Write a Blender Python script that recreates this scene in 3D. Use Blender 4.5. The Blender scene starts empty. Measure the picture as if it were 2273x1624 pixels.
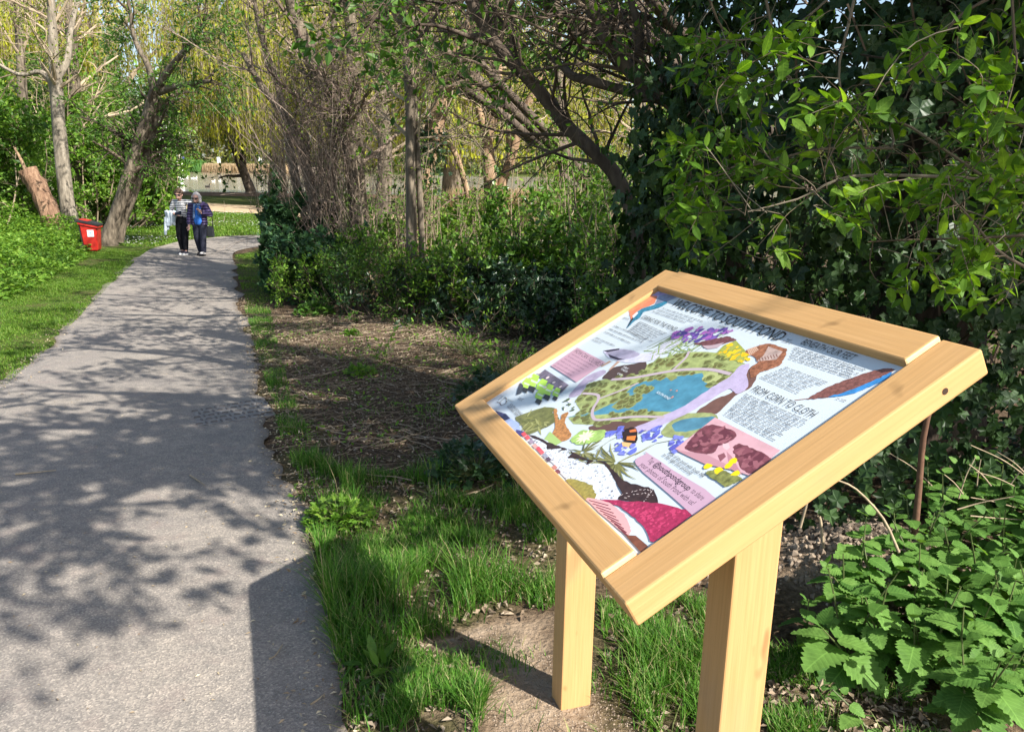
import bpy, bmesh, math
import numpy as np
from mathutils import Vector, Matrix

sc = bpy.context.scene
COL = sc.collection
R = np.random.default_rng(11)

# ------------------------------------------------------------------ camera, sky, sun, exposure
EYE = np.array([0.0, 0.0, 1.62])
PITCH, ROLL = math.radians(14.358), math.radians(0.878)
FWD = np.array([0, math.cos(PITCH), -math.sin(PITCH)])
_up = np.array([0, math.sin(PITCH), math.cos(PITCH)])
_rt = np.array([1.0, 0, 0])
RIGHT = math.cos(ROLL) * _rt + math.sin(ROLL) * _up
UP = -math.sin(ROLL) * _rt + math.cos(ROLL) * _up
cam = bpy.data.cameras.new('camera')
cam.sensor_width = 36.0
cam.lens = 36.0 * 2117.0 / 2813.0
cam.clip_start = 0.05
cam.clip_end = 3000
camo = bpy.data.objects.new('camera', cam)
COL.objects.link(camo)
camo.matrix_world = Matrix(((RIGHT[0], UP[0], -FWD[0], EYE[0]), (RIGHT[1], UP[1], -FWD[1], EYE[1]),
                            (RIGHT[2], UP[2], -FWD[2], EYE[2]), (0, 0, 0, 1)))
sc.camera = camo

SUN_EL = math.radians(41.0)
SUN_H = np.array([0.777, -0.629])            # horizontal direction towards the sun
TO_SUN = np.array([SUN_H[0] * math.cos(SUN_EL), SUN_H[1] * math.cos(SUN_EL), math.sin(SUN_EL)])
world = bpy.data.worlds.new('World')
sc.world = world
world.use_nodes = True
wn = world.node_tree
sky = wn.nodes.new('ShaderNodeTexSky')
sky.sky_type = 'NISHITA'
sky.sun_disc = False
sky.sun_elevation = SUN_EL
sky.sun_rotation = math.atan2(SUN_H[0], SUN_H[1])
sky.dust_density = 2.0
bg = wn.nodes['Background']
wn.links.new(sky.outputs['Color'], bg.inputs['Color'])
bg.inputs['Strength'].default_value = 0.115
sun = bpy.data.lights.new('sun', 'SUN')
sun.energy = 5.0
sun.angle = math.radians(0.55)
sun.color = (1.0, 0.95, 0.88)
suno = bpy.data.objects.new('sun', sun)
COL.objects.link(suno)
suno.rotation_euler = Vector(TO_SUN).to_track_quat('Z', 'Y').to_euler()
sc.view_settings.view_transform = 'Standard'
sc.view_settings.look = 'None'
sc.view_settings.gamma = 1.0
sc.view_settings.use_curve_mapping = False
sc.view_settings.exposure = 1.1
sc.cycles.max_bounces = 6
sc.cycles.diffuse_bounces = 3
sc.cycles.glossy_bounces = 2
sc.cycles.transmission_bounces = 3
sc.cycles.transparent_max_bounces = 4
sc.cycles.use_denoising = True
sc.cycles.caustics_reflective = False
sc.cycles.caustics_refractive = False

# ------------------------------------------------------------------ where a photograph point lies in the place
def ray(x, y):                                # x, y on a 2273 x 1624 view of the frame
    return FWD + RIGHT * ((x - 1136.5) / 1710.6) - UP * ((y - 812.0) / 1710.6)
def at(x, y, dist):
    v = ray(x, y)
    return EYE + v * (dist / v[1])

HY = [-80, 2.2, 4.5, 7, 9, 11, 16, 20, 30, 50, 62, 64.5, 70, 214, 222, 226, 260, 400, 900]
HZ = [0, 0, -.17, -.35, -.41, -.45, -.49, -.50, -.49, -.5, -.54, -.6, -1.3, -1.3, -.7, -.2, .6, 3, 6]
_yy = np.linspace(-80, 900, 9801)
_zz = np.interp(_yy, HY, HZ)
_k = np.ones(15) / 15
_zz = np.convolve(np.pad(_zz, 7, mode='edge'), _k, 'valid')
def bump2(x, y, cx, cy, rx, ry, h):
    return h * np.exp(-(((x - cx) / rx) ** 2 + ((y - cy) / ry) ** 2))
def hgt(x, y):
    x = np.asarray(x, float); y = np.asarray(y, float)
    z = np.interp(y, _yy, _zz)
    near = np.clip((40 - y) / 20, 0, 1)
    z = z + near * (bump2(x, y, -14.5, 15, 3.0, 6, .35) + bump2(x, y, 7, 9, 4, 7, .25) + bump2(x, y, 3.2, 3.2, 1.6, 1.6, .12))
    z = z + near * .012 * (np.sin(x * 2.1 + y * 1.3) + np.sin(x * 1.1 - y * 2.7 + 1)) * np.clip((np.abs(x + 1.5) - .5) / 2, 0, 1)
    z = z + bump2(x, y, 1.53, 2.98, .30, .34, .13)       # heap of dug soil
    return z
def ground(x, y):
    v = ray(x, y)
    t = np.geomspace(.6, 900, 6000)
    P = EYE + v[None] * t[:, None]
    d = P[:, 2] - hgt(P[:, 0], P[:, 1])
    i = int(np.argmax(d < 0))
    if d[i] >= 0: i = len(t) - 1
    lo, hi = t[max(i - 1, 0)], t[i]
    for _ in range(30):
        m = (lo + hi) / 2; q = EYE + v * m
        if q[2] > hgt(q[0], q[1]): lo = m
        else: hi = m
    q = EYE + v * hi
    return q
def gpoly(pts): return np.array([ground(*p)[:2] for p in pts])
def inside(P, poly):
    x, y = P[:, 0], P[:, 1]
    c = np.zeros(len(P), bool); n = len(poly)
    for i in range(n):
        x1, y1 = poly[i]; x2, y2 = poly[(i + 1) % n]
        m = ((y1 > y) != (y2 > y)) & (x < (x2 - x1) * (y - y1) / (y2 - y1 + 1e-12) + x1)
        c ^= m
    return c
def scatter(poly, n, rng=R):
    lo, hi = poly.min(0), poly.max(0); out = np.zeros((0, 2))
    while len(out) < n:
        P = rng.uniform(lo, hi, (max(n, 500) * 2, 2)); out = np.vstack([out, P[inside(P, poly)]])
    return out[:n]
_gr = np.random.default_rng(3).uniform(0, 1, (64, 64))
def noise2(x, y, s):
    x = np.asarray(x) / s; y = np.asarray(y) / s
    xi = np.floor(x).astype(int); yi = np.floor(y).astype(int); fx = x - xi; fy = y - yi
    fx = fx * fx * (3 - 2 * fx); fy = fy * fy * (3 - 2 * fy)
    g = lambda a, b: _gr[a % 64, b % 64]
    return (g(xi, yi) * (1 - fx) + g(xi + 1, yi) * fx) * (1 - fy) + (g(xi, yi + 1) * (1 - fx) + g(xi + 1, yi + 1) * fx) * fy

# ------------------------------------------------------------------ mesh helpers
ORG = {}
def empty(name, loc, label=None, cat=None, group=None):
    o = bpy.data.objects.new(name, None)
    COL.objects.link(o); o.location = loc; o.empty_display_size = .1
    ORG[o.name] = np.array(loc, float)
    return tag(o, label, cat, group)
def tag(o, label=None, cat=None, group=None, kind=None):
    if label: o['label'] = label
    if cat: o['category'] = cat
    if group: o['group'] = group
    if kind: o['kind'] = kind
    return o
def npmesh(name, V, Fs, mi=None, smooth=False):
    me = bpy.data.meshes.new(name)
    V = np.asarray(V, np.float32)
    Fs = [np.asarray(f, np.int32) for f in Fs if len(f)]
    me.vertices.add(len(V)); me.vertices.foreach_set('co', V.ravel())
    lv = np.concatenate([f.ravel() for f in Fs])
    tot = np.concatenate([np.full(len(f), f.shape[1], np.int32) for f in Fs])
    st = np.concatenate([[0], np.cumsum(tot)[:-1]]).astype(np.int32)
    me.loops.add(len(lv)); me.loops.foreach_set('vertex_index', lv)
    me.polygons.add(len(tot)); me.polygons.foreach_set('loop_start', st)
    if mi is not None: me.polygons.foreach_set('material_index', np.asarray(mi, np.int32))
    me.polygons.foreach_set('use_smooth', np.full(len(tot), bool(smooth)))
    me.update(calc_edges=True)
    return me
def link(name, me, mats, parent=None):
    for m in (mats if isinstance(mats, (list, tuple)) else [mats]): me.materials.append(m)
    o = bpy.data.objects.new(name, me); COL.objects.link(o)
    if parent is not None: o.parent = parent
    return o
def mk(name, V, Fs, mats, parent=None, smooth=False, mi=None, loc=None):
    """V in world coordinates; stored relative to the parent (or to loc for a top-level mesh)."""
    V = np.asarray(V, float)
    if not isinstance(Fs, (list, tuple)): Fs = [Fs]
    if parent is not None: off = ORG[parent.name]
    elif loc is not None: off = np.array(loc, float)
    else: off = np.zeros(3)
    o = link(name, npmesh(name, V - off, Fs, mi, smooth), mats, parent)
    if parent is None: o.location = off
    ORG[o.name] = off
    return o
class MB:
    def __init__(s): s.V = []; s.T = []; s.Q = []; s.n = 0; s.mt = []; s.mq = []
    def add(s, V, F, m=0):
        V = np.asarray(V, float).reshape(-1, 3); F = np.asarray(F, int)
        if F.shape[1] == 3: s.T.append(F + s.n); s.mt.append(np.full(len(F), m))
        else: s.Q.append(F + s.n); s.mq.append(np.full(len(F), m))
        s.V.append(V); s.n += len(V); return s
    def get(s):
        Fs = []; mi = []
        if s.T: Fs.append(np.vstack(s.T)); mi += s.mt
        if s.Q: Fs.append(np.vstack(s.Q)); mi += s.mq
        return np.vstack(s.V), Fs, np.concatenate(mi)
    def mk(s, name, mats, parent=None, smooth=False, loc=None):
        V, Fs, mi = s.get(); return mk(name, V, Fs, mats, parent, smooth, mi, loc)
def nrm(v): return v / np.maximum(np.linalg.norm(v, axis=-1, keepdims=True), 1e-9)
def tubes(P, Rr, S=5, rng=R, rough=0.0, cap=True):
    P = np.asarray(P, float); Rr = np.asarray(Rr, float)
    if P.ndim == 2: P = P[None]; Rr = Rr[None]
    m, k, _ = P.shape
    T = nrm(np.gradient(P, axis=1))
    ref = rng.normal(size=(m, 1, 3)); N = nrm(np.cross(T.mean(1, keepdims=True), ref))
    N = nrm(N - (N * T).sum(-1, keepdims=True) * T); B = np.cross(T, N)
    a = np.linspace(0, 2 * np.pi, S, endpoint=False)
    rr = Rr[:, :, None] * (1 + rough * rng.normal(size=(m, k, S)) if rough else np.ones((m, k, S)))
    V = P[:, :, None] + rr[..., None] * (np.cos(a)[None, None, :, None] * N[:, :, None] + np.sin(a)[None, None, :, None] * B[:, :, None])
    base = (np.arange(m) * k * S)[:, None, None]
    i = (np.arange(k - 1) * S)[None, :, None]; j = np.arange(S)[None, None]
    j2 = (j + 1) % S
    Q = np.stack([base + i + j, base + i + j2, base + i + S + j2, base + i + S + j], -1).reshape(-1, 4)
    return V.reshape(-1, 3), Q
def spline(pts, k):
    pts = np.asarray(pts, float); n = len(pts)
    if n == 2:
        t = np.linspace(0, 1, k)[:, None]; return pts[0] * (1 - t) + pts[1] * t
    e = np.vstack([2 * pts[0] - pts[1], pts, 2 * pts[-1] - pts[-2]])
    u = np.linspace(0, n - 1 - 1e-9, k); i = u.astype(int); t = (u - i)[:, None]
    p0, p1, p2, p3 = e[i], e[i + 1], e[i + 2], e[i + 3]
    return .5 * (2 * p1 + (p2 - p0) * t + (2 * p0 - 5 * p1 + 4 * p2 - p3) * t ** 2 + (3 * p1 - p0 - 3 * p2 + p3) * t ** 3)
def lerp1(r, k): return np.interp(np.linspace(0, 1, k), np.linspace(0, 1, len(r)), r)
def sample(P, Rr, n, tmin, rng, tmax=1.0, w=None):
    """n random points along polylines: position, tangent, radius"""
    m, k, _ = P.shape
    L = np.linalg.norm(P[:, -1] - P[:, 0], axis=1) if w is None else w
    idx = rng.choice(m, n, p=L / L.sum()); t = rng.uniform(tmin, tmax, n) * (k - 1)
    i = np.minimum(t.astype(int), k - 2); f = (t - i)[:, None]
    pos = P[idx, i] * (1 - f) + P[idx, i + 1] * f
    return pos, nrm(P[idx, i + 1] - P[idx, i]), Rr[idx, i] * (1 - f[:, 0]) + Rr[idx, i + 1] * f[:, 0]
def grow(P, Rr, n, length, ang=(30, 60), k=5, up=0.0, wander=.15, rr=.6, tmin=.3, rng=R, rmax=9, grav=0.0, pull=None, tip=.3):
    pos, T, r = sample(P, Rr, n, tmin, rng)
    perp = nrm(np.cross(T, rng.normal(size=(n, 3)))); a = np.radians(rng.uniform(*ang, n))[:, None]
    d = T * np.cos(a) + perp * np.sin(a); d[:, 2] += up
    if pull is not None: d = d + np.asarray(pull)
    d = nrm(d); L = rng.uniform(*length, n)[:, None] / (k - 1)
    out = np.zeros((n, k, 3)); out[:, 0] = pos
    for j in range(1, k):
        d = d + wander * rng.normal(size=(n, 3)); d[:, 2] += grav; d = nrm(d)
        out[:, j] = out[:, j - 1] + d * L
    r0 = np.minimum(r * rr, rmax)
    return out, r0[:, None] * np.linspace(1, tip, k)[None]

# leaf templates: x along the leaf from the stalk, y across, z out of the face
def oval_leaf(w=.36, n=4, fold=.12, droop=.12, peak=.45):
    xs = np.linspace(0, 1, n + 2)
    def half(x): return w * .5 * (np.sin(np.pi * x ** (math.log(.5) / math.log(peak)))) ** .8
    V = []; 
    for x in xs: V.append((x, 0, -droop * x * x))
    for s in (1, -1):
        for x in xs[1:-1]: V.append((x, s * half(x), fold * half(x) - droop * x * x))
    V = np.array(V); F = []; T = []
    m = n + 2
    for s in range(2):
        b = m + s * n
        def q(*f): return f if s == 0 else f[::-1]
        T.append(q(0, 1, b)); T.append(q(m - 2, m - 1, b + n - 1))
        for i in range(n - 1): T.append(q(1 + i, 2 + i, b + i + 1)); T.append(q(1 + i, b + i + 1, b + i))
    return V, np.array(T)
KITE = (np.array([(0, 0, 0), (.45, .27, .06), (1, 0, -.05), (.45, -.27, .06)]), np.array([(0, 2, 1), (0, 3, 2)]))
SLIM = (np.array([(0, 0, 0), (.5, .09, .02), (1, 0, -.05), (.5, -.09, .02)]), np.array([(0, 2, 1), (0, 3, 2)]))
OVAL = oval_leaf(.42, 4)
LAUREL = oval_leaf(.36, 4, .2, .1, .5)
def fan_leaf(out, cup=.06):
    out = np.array(out); n = len(out)
    r = np.hypot(out[:, 0] - .35, out[:, 1])
    V = np.vstack([[(.35, 0, 0)], np.c_[out, cup * np.sin(r * 6) - .1 * r ** 2]])
    return V, np.array([(0, 1 + i, 1 + (i + 1) % n) for i in range(n)])
IVY = fan_leaf([(0.02, 0), (-.12, -.22), (.02, -.5), (.22, -.34), (.5, -.46), (.62, -.18), (1, 0), (.62, .18), (.5, .46), (.22, .34), (.02, .5), (-.12, .22)])
def nettle_leaf():
    """broad, coarsely toothed, folded along the midrib"""
    n = 9; V = []; T = []
    for i in range(n + 1): x = i / n; V.append((x, 0, -.24 * x * x))
    for s in (1, -1):
        rows = []
        for i in range(1, n):
            x = i / n; h = .43 * math.sin(math.pi * x ** .58) ** .72; wv = .012 * math.sin(i * 2.1 + s)
            a = len(V); V.append((x - .02, s * h * .88, -.24 * x * x + .18 * h + wv)); b = len(V); V.append((x + .045, s * h * 1.04, -.24 * x * x + .12 * h + wv)); rows.append((a, b))
        def q(*f): T.append(f if s < 0 else f[::-1])
        q(0, rows[0][0], 1)
        for i in range(n - 1):
            a, b = rows[i]; q(i + 1, a, b)
            if i + 1 < n - 1: q(i + 1, b, rows[i + 1][0]); q(i + 1, rows[i + 1][0], i + 2)
            else: q(i + 1, b, n)
    return np.array(V), np.array(T)
NETTLE = nettle_leaf()
def frames(d, nbias=0.6, rng=R, flat=None):
    """rotation matrices (m,3,3) whose columns are leaf axis, side, normal"""
    d = nrm(d); m = len(d)
    up = rng.normal(size=(m, 3)) * (1 - nbias); up[:, 2] += nbias
    if flat is not None: up = up + flat
    z = nrm(up - (up * d).sum(-1, keepdims=True) * d)
    return np.stack([d, np.cross(z, d), z], -1)
def leaves(tmpl, pos, M, size, wid=None):
    V, F = tmpl; m = len(pos); n = len(V)
    S = np.asarray(size).reshape(m, 1, 1) * V[None]
    if wid is not None: S = S * np.array([1, wid, 1])
    W = np.einsum('mij,mnj->mni', M, S) + pos[:, None]
    return W.reshape(-1, 3), (F[None] + (np.arange(m) * n)[:, None, None]).reshape(-1, F.shape[1])

# ------------------------------------------------------------------ materials
MATS = {}
def nodes(name):
    m = bpy.data.materials.new(name); m.use_nodes = True
    nt = m.node_tree; b = nt.nodes['Principled BSDF']; out = nt.nodes['Material Output']
    return m, nt, b, out
def ramp(nt, fac, cols, pos=None, interp='LINEAR'):
    r = nt.nodes.new('ShaderNodeValToRGB'); e = r.color_ramp; e.interpolation = interp
    n = len(cols); pos = pos or [i / max(n - 1, 1) for i in range(n)]
    while len(e.elements) < n: e.elements.new(.5)
    for i, c in enumerate(cols): e.elements[i].position = pos[i]; e.elements[i].color = (*c, 1)
    nt.links.new(fac, r.inputs['Fac']); return r.outputs['Color']
def noise(nt, scale, detail=4, vec=None, rough=.6, scl=None, coord='Object'):
    n = nt.nodes.new('ShaderNodeTexNoise'); n.inputs['Scale'].default_value = scale
    n.inputs['Detail'].default_value = detail; n.inputs['Roughness'].default_value = rough
    if vec is None:
        tc = nt.nodes.new('ShaderNodeTexCoord'); vec = tc.outputs[coord]
    if scl:
        mp = nt.nodes.new('ShaderNodeMapping'); mp.inputs['Scale'].default_value = scl
        nt.links.new(vec, mp.inputs['Vector']); vec = mp.outputs['Vector']
    nt.links.new(vec, n.inputs['Vector']); return n.outputs['Fac']
def bump(nt, b, h, strength=.4, dist=.02):
    n = nt.nodes.new('ShaderNodeBump'); n.inputs['Strength'].default_value = strength; n.inputs['Distance'].default_value = dist
    nt.links.new(h, n.inputs['Height']); nt.links.new(n.outputs['Normal'], b.inputs['Normal'])
def mixc(nt, fac, a, b, mode='MIX'):
    n = nt.nodes.new('ShaderNodeMix'); n.data_type = 'RGBA'; n.blend_type = mode
    for s, v in ((n.inputs[0], fac), (n.inputs[6], a), (n.inputs[7], b)):
        if hasattr(v, 'is_linked'): nt.links.new(v, s)
        elif isinstance(v, (int, float)): s.default_value = v
        else: s.default_value = (*v, 1)
    return n.outputs[2]
def leafmat(name, cols, trans=.35, rough=.5, spec=.3, tcol=(1.25, 1.25, .5), per='island', pos=None, veins=0):
    m, nt, b, out = nodes(name)
    if per == 'island':
        g = nt.nodes.new('ShaderNodeNewGeometry'); rnd = g.outputs['Random Per Island']
    else:
        g = nt.nodes.new('ShaderNodeObjectInfo'); rnd = g.outputs['Random']
    c = ramp(nt, rnd, cols, pos)
    if veins:                                  # midrib and side veins in the leaf's own axes, plus blotches
        tc = nt.nodes.new('ShaderNodeTexCoord'); sx = nt.nodes.new('ShaderNodeSeparateXYZ'); nt.links.new(tc.outputs['Object'], sx.inputs[0])
        def mth(op, a, b_=None, c_=None):
            n = nt.nodes.new('ShaderNodeMath'); n.operation = op
            for i, v in enumerate((a, b_, c_)):
                if v is None: continue
                if hasattr(v, 'is_linked'): nt.links.new(v, n.inputs[i])
                else: n.inputs[i].default_value = v
            return n.outputs[0]
        ay = mth('ABSOLUTE', sx.outputs[1]); mid = mth('LESS_THAN', ay, .014)
        ph = mth('FRACT', mth('MULTIPLY', mth('SUBTRACT', sx.outputs[0], mth('MULTIPLY', ay, .75)), veins)); sv = mth('LESS_THAN', mth('ABSOLUTE', mth('SUBTRACT', ph, .5)), .07)
        vv = mth('MULTIPLY', mth('MAXIMUM', mid, mth('MULTIPLY', sv, .55)), .30); c = mixc(nt, vv, c, [min(1, x * 1.9) for x in cols[-1]])
        c = mixc(nt, ramp(nt, noise(nt, 2.2, 3), [(0, 0, 0), (.5, .5, .5)], [.5, .72]), c, [x * .6 for x in cols[0]])
        bump(nt, b, mth('MULTIPLY', mth('ABSOLUTE', mth('SUBTRACT', ph, .5)), 2.0), .16, .004)
    nt.links.new(c, b.inputs['Base Color']); b.inputs['Roughness'].default_value = rough
    b.inputs['Specular IOR Level'].default_value = spec
    t = nt.nodes.new('ShaderNodeBsdfTranslucent')
    nt.links.new(mixc(nt, 1.0, c, tcol, 'MULTIPLY'), t.inputs['Color'])
    mx = nt.nodes.new('ShaderNodeMixShader'); mx.inputs[0].default_value = trans
    nt.links.new(b.outputs[0], mx.inputs[1]); nt.links.new(t.outputs[0], mx.inputs[2]); nt.links.new(mx.outputs[0], out.inputs['Surface'])
    return m
def bark(name, c1, c2, c3, scale=9, stretch=.18, bs=.7, bd=.03):
    m, nt, b, out = nodes(name)
    f = noise(nt, scale, 6, scl=(1, 1, stretch)); g = noise(nt, scale * .35, 3)
    c = ramp(nt, f, [c1, c2, c3], [.3, .52, .72])
    c = mixc(nt, ramp(nt, g, [(0, 0, 0), (.6, .6, .6)], [.4, .75]), c, [x * .55 for x in c2])
    nt.links.new(c, b.inputs['Base Color']); b.inputs['Roughness'].default_value = .9; b.inputs['Specular IOR Level'].default_value = .15
    bump(nt, b, f, bs, bd); return m
def plain(name, col, rough=.7, spec=.3, var=.0, scale=30):
    m, nt, b, out = nodes(name)
    if var:
        f = noise(nt, scale, 4); nt.links.new(ramp(nt, f, [[x * (1 - var) for x in col], [min(1, x * (1 + var)) for x in col]], [.3, .7]), b.inputs['Base Color'])
    else: b.inputs['Base Color'].default_value = (*col, 1)
    b.inputs['Roughness'].default_value = rough; b.inputs['Specular IOR Level'].default_value = spec
    return m
def islandmat(name, cols, rough=.85, spec=.15):
    m, nt, b, out = nodes(name); g = nt.nodes.new('ShaderNodeNewGeometry')
    nt.links.new(ramp(nt, g.outputs['Random Per Island'], cols), b.inputs['Base Color'])
    b.inputs['Roughness'].default_value = rough; b.inputs['Specular IOR Level'].default_value = spec; return m
# ------------------------------------------------------------------ the ground
PR = gpoly([(790, 1700), (760, 1624), (735, 1480), (702, 1250), (655, 1100), (612, 950), (590, 860), (562, 760), (547, 700), (531, 640), (521, 600), (514, 566)])
PL = gpoly([(0, 860), (90, 780), (170, 700), (235, 632), (272, 598), (302, 572)])
def xr(y): return np.interp(y, np.r_[-30, PR[:, 1]], np.r_[PR[0, 0] + 7, PR[:, 0]])
_pw = xr(PL[0, 1]) - PL[0, 0]
def xl(y):
    y = np.asarray(y, float); a = np.interp(y, PL[:, 1], PL[:, 0]); return np.where(y < PL[0, 1], xr(y) - _pw, a)
Z_LITTER = gpoly([(600, 705), (700, 692), (1000, 700), (1260, 700), (1260, 800), (1050, 900), (1040, 1020), (960, 1062), (830, 1075), (720, 1050), (660, 980), (615, 870)])
Z_SOIL = gpoly([(1010, 1405), (1100, 1385), (1200, 1440), (1335, 1500), (1440, 1560), (1480, 1640), (1120, 1640), (1060, 1560)])
Z_LUSH = gpoly([(650, 1010), (760, 1050), (960, 1062), (1045, 1030), (1250, 1180), (1270, 1330), (1110, 1395), (1000, 1395), (900, 1450), (850, 1640), (775, 1640), (745, 1480), (700, 1220)])
Z_LIT1 = gpoly([(900, 1440), (1000, 1400), (1060, 1440), (1085, 1540), (1060, 1640), (860, 1640)])
Z_LIT2 = gpoly([(1330, 1330), (1560, 1320), (1640, 1400), (1620, 1640), (1440, 1640), (1340, 1480)])
Z_LIT3 = gpoly([(1700, 1440), (1860, 1470), (2050, 1560), (2100, 1660), (1700, 1660)])
Z_VERGE = gpoly([(545, 690), (600, 690), (640, 860), (700, 1000), (740, 1060), (670, 1120), (620, 960), (590, 850)])
Z_LAWN_L = gpoly([(0, 870), (100, 782), (180, 700), (245, 632), (312, 568), (345, 550), (200, 552), (0, 600)])
Z_LAWN_B = gpoly([(230, 545), (345, 548), (470, 526), (600, 521), (620, 478), (560, 474), (400, 468), (240, 470)])
Z_LAWN_R = gpoly([(521, 566), (600, 548), (660, 560), (640, 660), (552, 690), (530, 620)])

def axis(segs):
    out = [np.arange(a, b, s) for a, b, s in segs]; return np.r_[np.concatenate(out), segs[-1][1]]
gx = axis([(-400, -60, 30), (-60, -20, 4), (-20, -7, .6), (-7, 7, .12), (7, 20, .6), (20, 60, 4), (60, 400, 30)])
gy = axis([(-80, -10, 6), (-10, 0, .8), (0, 12, .11), (12, 30, .35), (30, 60, 1.5), (60, 74, 1), (74, 210, 16), (210, 232, 2), (232, 900, 40)])
GX, GY = np.meshgrid(gx, gy)
gz = hgt(GX, GY)
px_in = (GX > xl(GY) + .12) & (GX < xr(GY) - .12) & (GY < 19.5)
gz = np.where(px_in, gz - .04, gz)
gV = np.stack([GX, GY, gz], -1).reshape(-1, 3)
ny, nx = GX.shape
ii = (np.arange(ny - 1)[:, None] * nx + np.arange(nx - 1)[None]).ravel()
gF = np.stack([ii, ii + 1, ii + nx + 1, ii + nx], -1)
flat = gV[:, :2]; jit = flat + (np.stack([noise2(flat[:, 0], flat[:, 1], .35), noise2(flat[:, 0] + 9, flat[:, 1] + 5, .35)], -1) - .5) * .45
green = (flat[:, 0] < xl(flat[:, 1]) + .3).astype(float)
green[flat[:, 1] > 21] = 1
for z, gv in ((Z_LUSH, .3), (Z_LIT1, .3), (Z_LIT2, .25), (Z_LIT3, .2), (Z_VERGE, .3), (Z_LAWN_R, .8)): green[inside(jit, z)] = gv
soil = np.zeros(len(flat)); soil[inside(jit, Z_SOIL)] = 1; green[soil > 0] = 0
heap = bump2(flat[:, 0], flat[:, 1], 1.53, 2.98, .42, .46, 1); soil = np.maximum(soil, np.clip(heap * 2.2 - .5, 0, 1)); green *= (heap < .3)
m, nt, b, out = nodes('ground_earth')
def attr(nt, n):
    a = nt.nodes.new('ShaderNodeAttribute'); a.attribute_name = n; return a.outputs['Fac']
f1 = noise(nt, 3, 8); f2 = noise(nt, 40, 6); f3 = noise(nt, 9, 8)
litter = ramp(nt, f2, [(.035, .025, .018), (.10, .07, .045), (.22, .16, .10)], [.3, .52, .75])
grassc = mixc(nt, ramp(nt, f1, [(0, 0, 0), (1, 1, 1)], [.4, .62]), (.05, .085, .018), (.10, .10, .035))
soilc = ramp(nt, f3, [(.17, .12, .08), (.30, .225, .155), (.42, .33, .24)], [.3, .5, .75])
c = mixc(nt, attr(nt, 'green'), litter, grassc); c = mixc(nt, attr(nt, 'soil'), c, soilc)
nt.links.new(c, b.inputs['Base Color']); b.inputs['Roughness'].default_value = 1; b.inputs['Specular IOR Level'].default_value = .05
bump(nt, b, f2, .9, .03)
g = mk('ground', gV, gF, m, smooth=True); tag(g, kind='structure')
for nme, arr in (('green', green), ('soil', soil)):
    a = g.data.attributes.new(nme, 'FLOAT', 'POINT'); a.data.foreach_set('value', arr.astype(np.float32))

# asphalt path with ragged edges, and the side path it joins
m, nt, b, out = nodes('asphalt')
v = nt.nodes.new('ShaderNodeTexVoronoi'); v.inputs['Scale'].default_value = 170
tc = nt.nodes.new('ShaderNodeTexCoord'); nt.links.new(tc.outputs['Object'], v.inputs['Vector'])
sp = nt.nodes.new('ShaderNodeSeparateColor'); nt.links.new(v.outputs['Color'], sp.inputs['Color'])
chips = ramp(nt, sp.outputs[0], [(.178, .166, .150), (.218, .203, .181), (.253, .235, .208), (.293, .27, .236), (.38, .35, .30)], [0, .35, .6, .85, 1])
big = noise(nt, 1.1, 6); mid = noise(nt, 13, 5)
c = mixc(nt, 1.0, chips, ramp(nt, big, [(.84, .83, .84), (1.12, 1.08, 1.03)], [.32, .68]), 'MULTIPLY')
c = mixc(nt, 1.0, c, ramp(nt, mid, [(.82, .82, .83), (1.1, 1.07, 1.05)], [.3, .7]), 'MULTIPLY')
c = mixc(nt, ramp(nt, noise(nt, 5, 3), [(0, 0, 0), (.35, .35, .35)], [.56, .74]), c, (.25, .19, .165))
dirt = nt.nodes.new('ShaderNodeAttribute'); dirt.attribute_name = 'edge'
c = mixc(nt, dirt.outputs['Fac'], c, ramp(nt, mid, [(.07, .055, .04), (.17, .135, .10)], [.3, .7]))
nt.links.new(c, b.inputs['Base Color']); b.inputs['Roughness'].default_value = .85; b.inputs['Specular IOR Level'].default_value = .25
bump(nt, b, v.outputs['Distance'], .4, .005)
ASPH = m
ys = np.r_[np.arange(-30, 0, 1.5), np.arange(0, 12, .09), np.arange(12, PR[-1, 1], .3), PR[-1, 1]]
us = np.r_[0, .015, .04, .08, np.linspace(.14, .86, 9), .92, .96, .985, 1]
eL = xl(ys) + (noise2(ys, ys * 0 + 3, .5) - .5) * .16 + (noise2(ys, ys * 0 + 8, .12) - .5) * .09
eR = xr(ys) + (noise2(ys, ys * 0 + 21, .6) - .5) * .2 + (noise2(ys, ys * 0 + 30, .13) - .5) * .13
X = eL[:, None] * (1 - us) + eR[:, None] * us; Y = np.repeat(ys[:, None], len(us), 1)
Zp = hgt(X, Y) + .006 + .03 * np.clip(np.minimum(us, 1 - us) * 12, 0, 1)[None] * 0
V1 = np.stack([X, Y, Zp], -1).reshape(-1, 3); n1 = len(us)
i1 = (np.arange(len(ys) - 1)[:, None] * n1 + np.arange(n1 - 1)[None]).ravel()
F1 = np.stack([i1, i1 + 1, i1 + n1 + 1, i1 + n1], -1)
ed1 = np.repeat(np.clip(1 - np.minimum(us, 1 - us) / .03, 0, 1)[None], len(ys), 0).ravel() * .8
hi = gpoly([(300, 575), (330, 556), (380, 541), (470, 528), (575, 523), (760, 520), (1000, 520), (1400, 524)])
lo = gpoly([(520, 585), (516, 570), (524, 559), (575, 548), (660, 541), (800, 540), (1000, 541), (1400, 545)])
t = np.linspace(0, 1, 60); hiS = spline(np.c_[hi, hi[:, 0] * 0], 60); loS = spline(np.c_[lo, lo[:, 0] * 0], 60)
us2 = np.linspace(0, 1, 8); P2 = hiS[:, None] * (1 - us2)[None, :, None] + loS[:, None] * us2[None, :, None]
P2[..., 2] = hgt(P2[..., 0], P2[..., 1]) + .011
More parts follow.
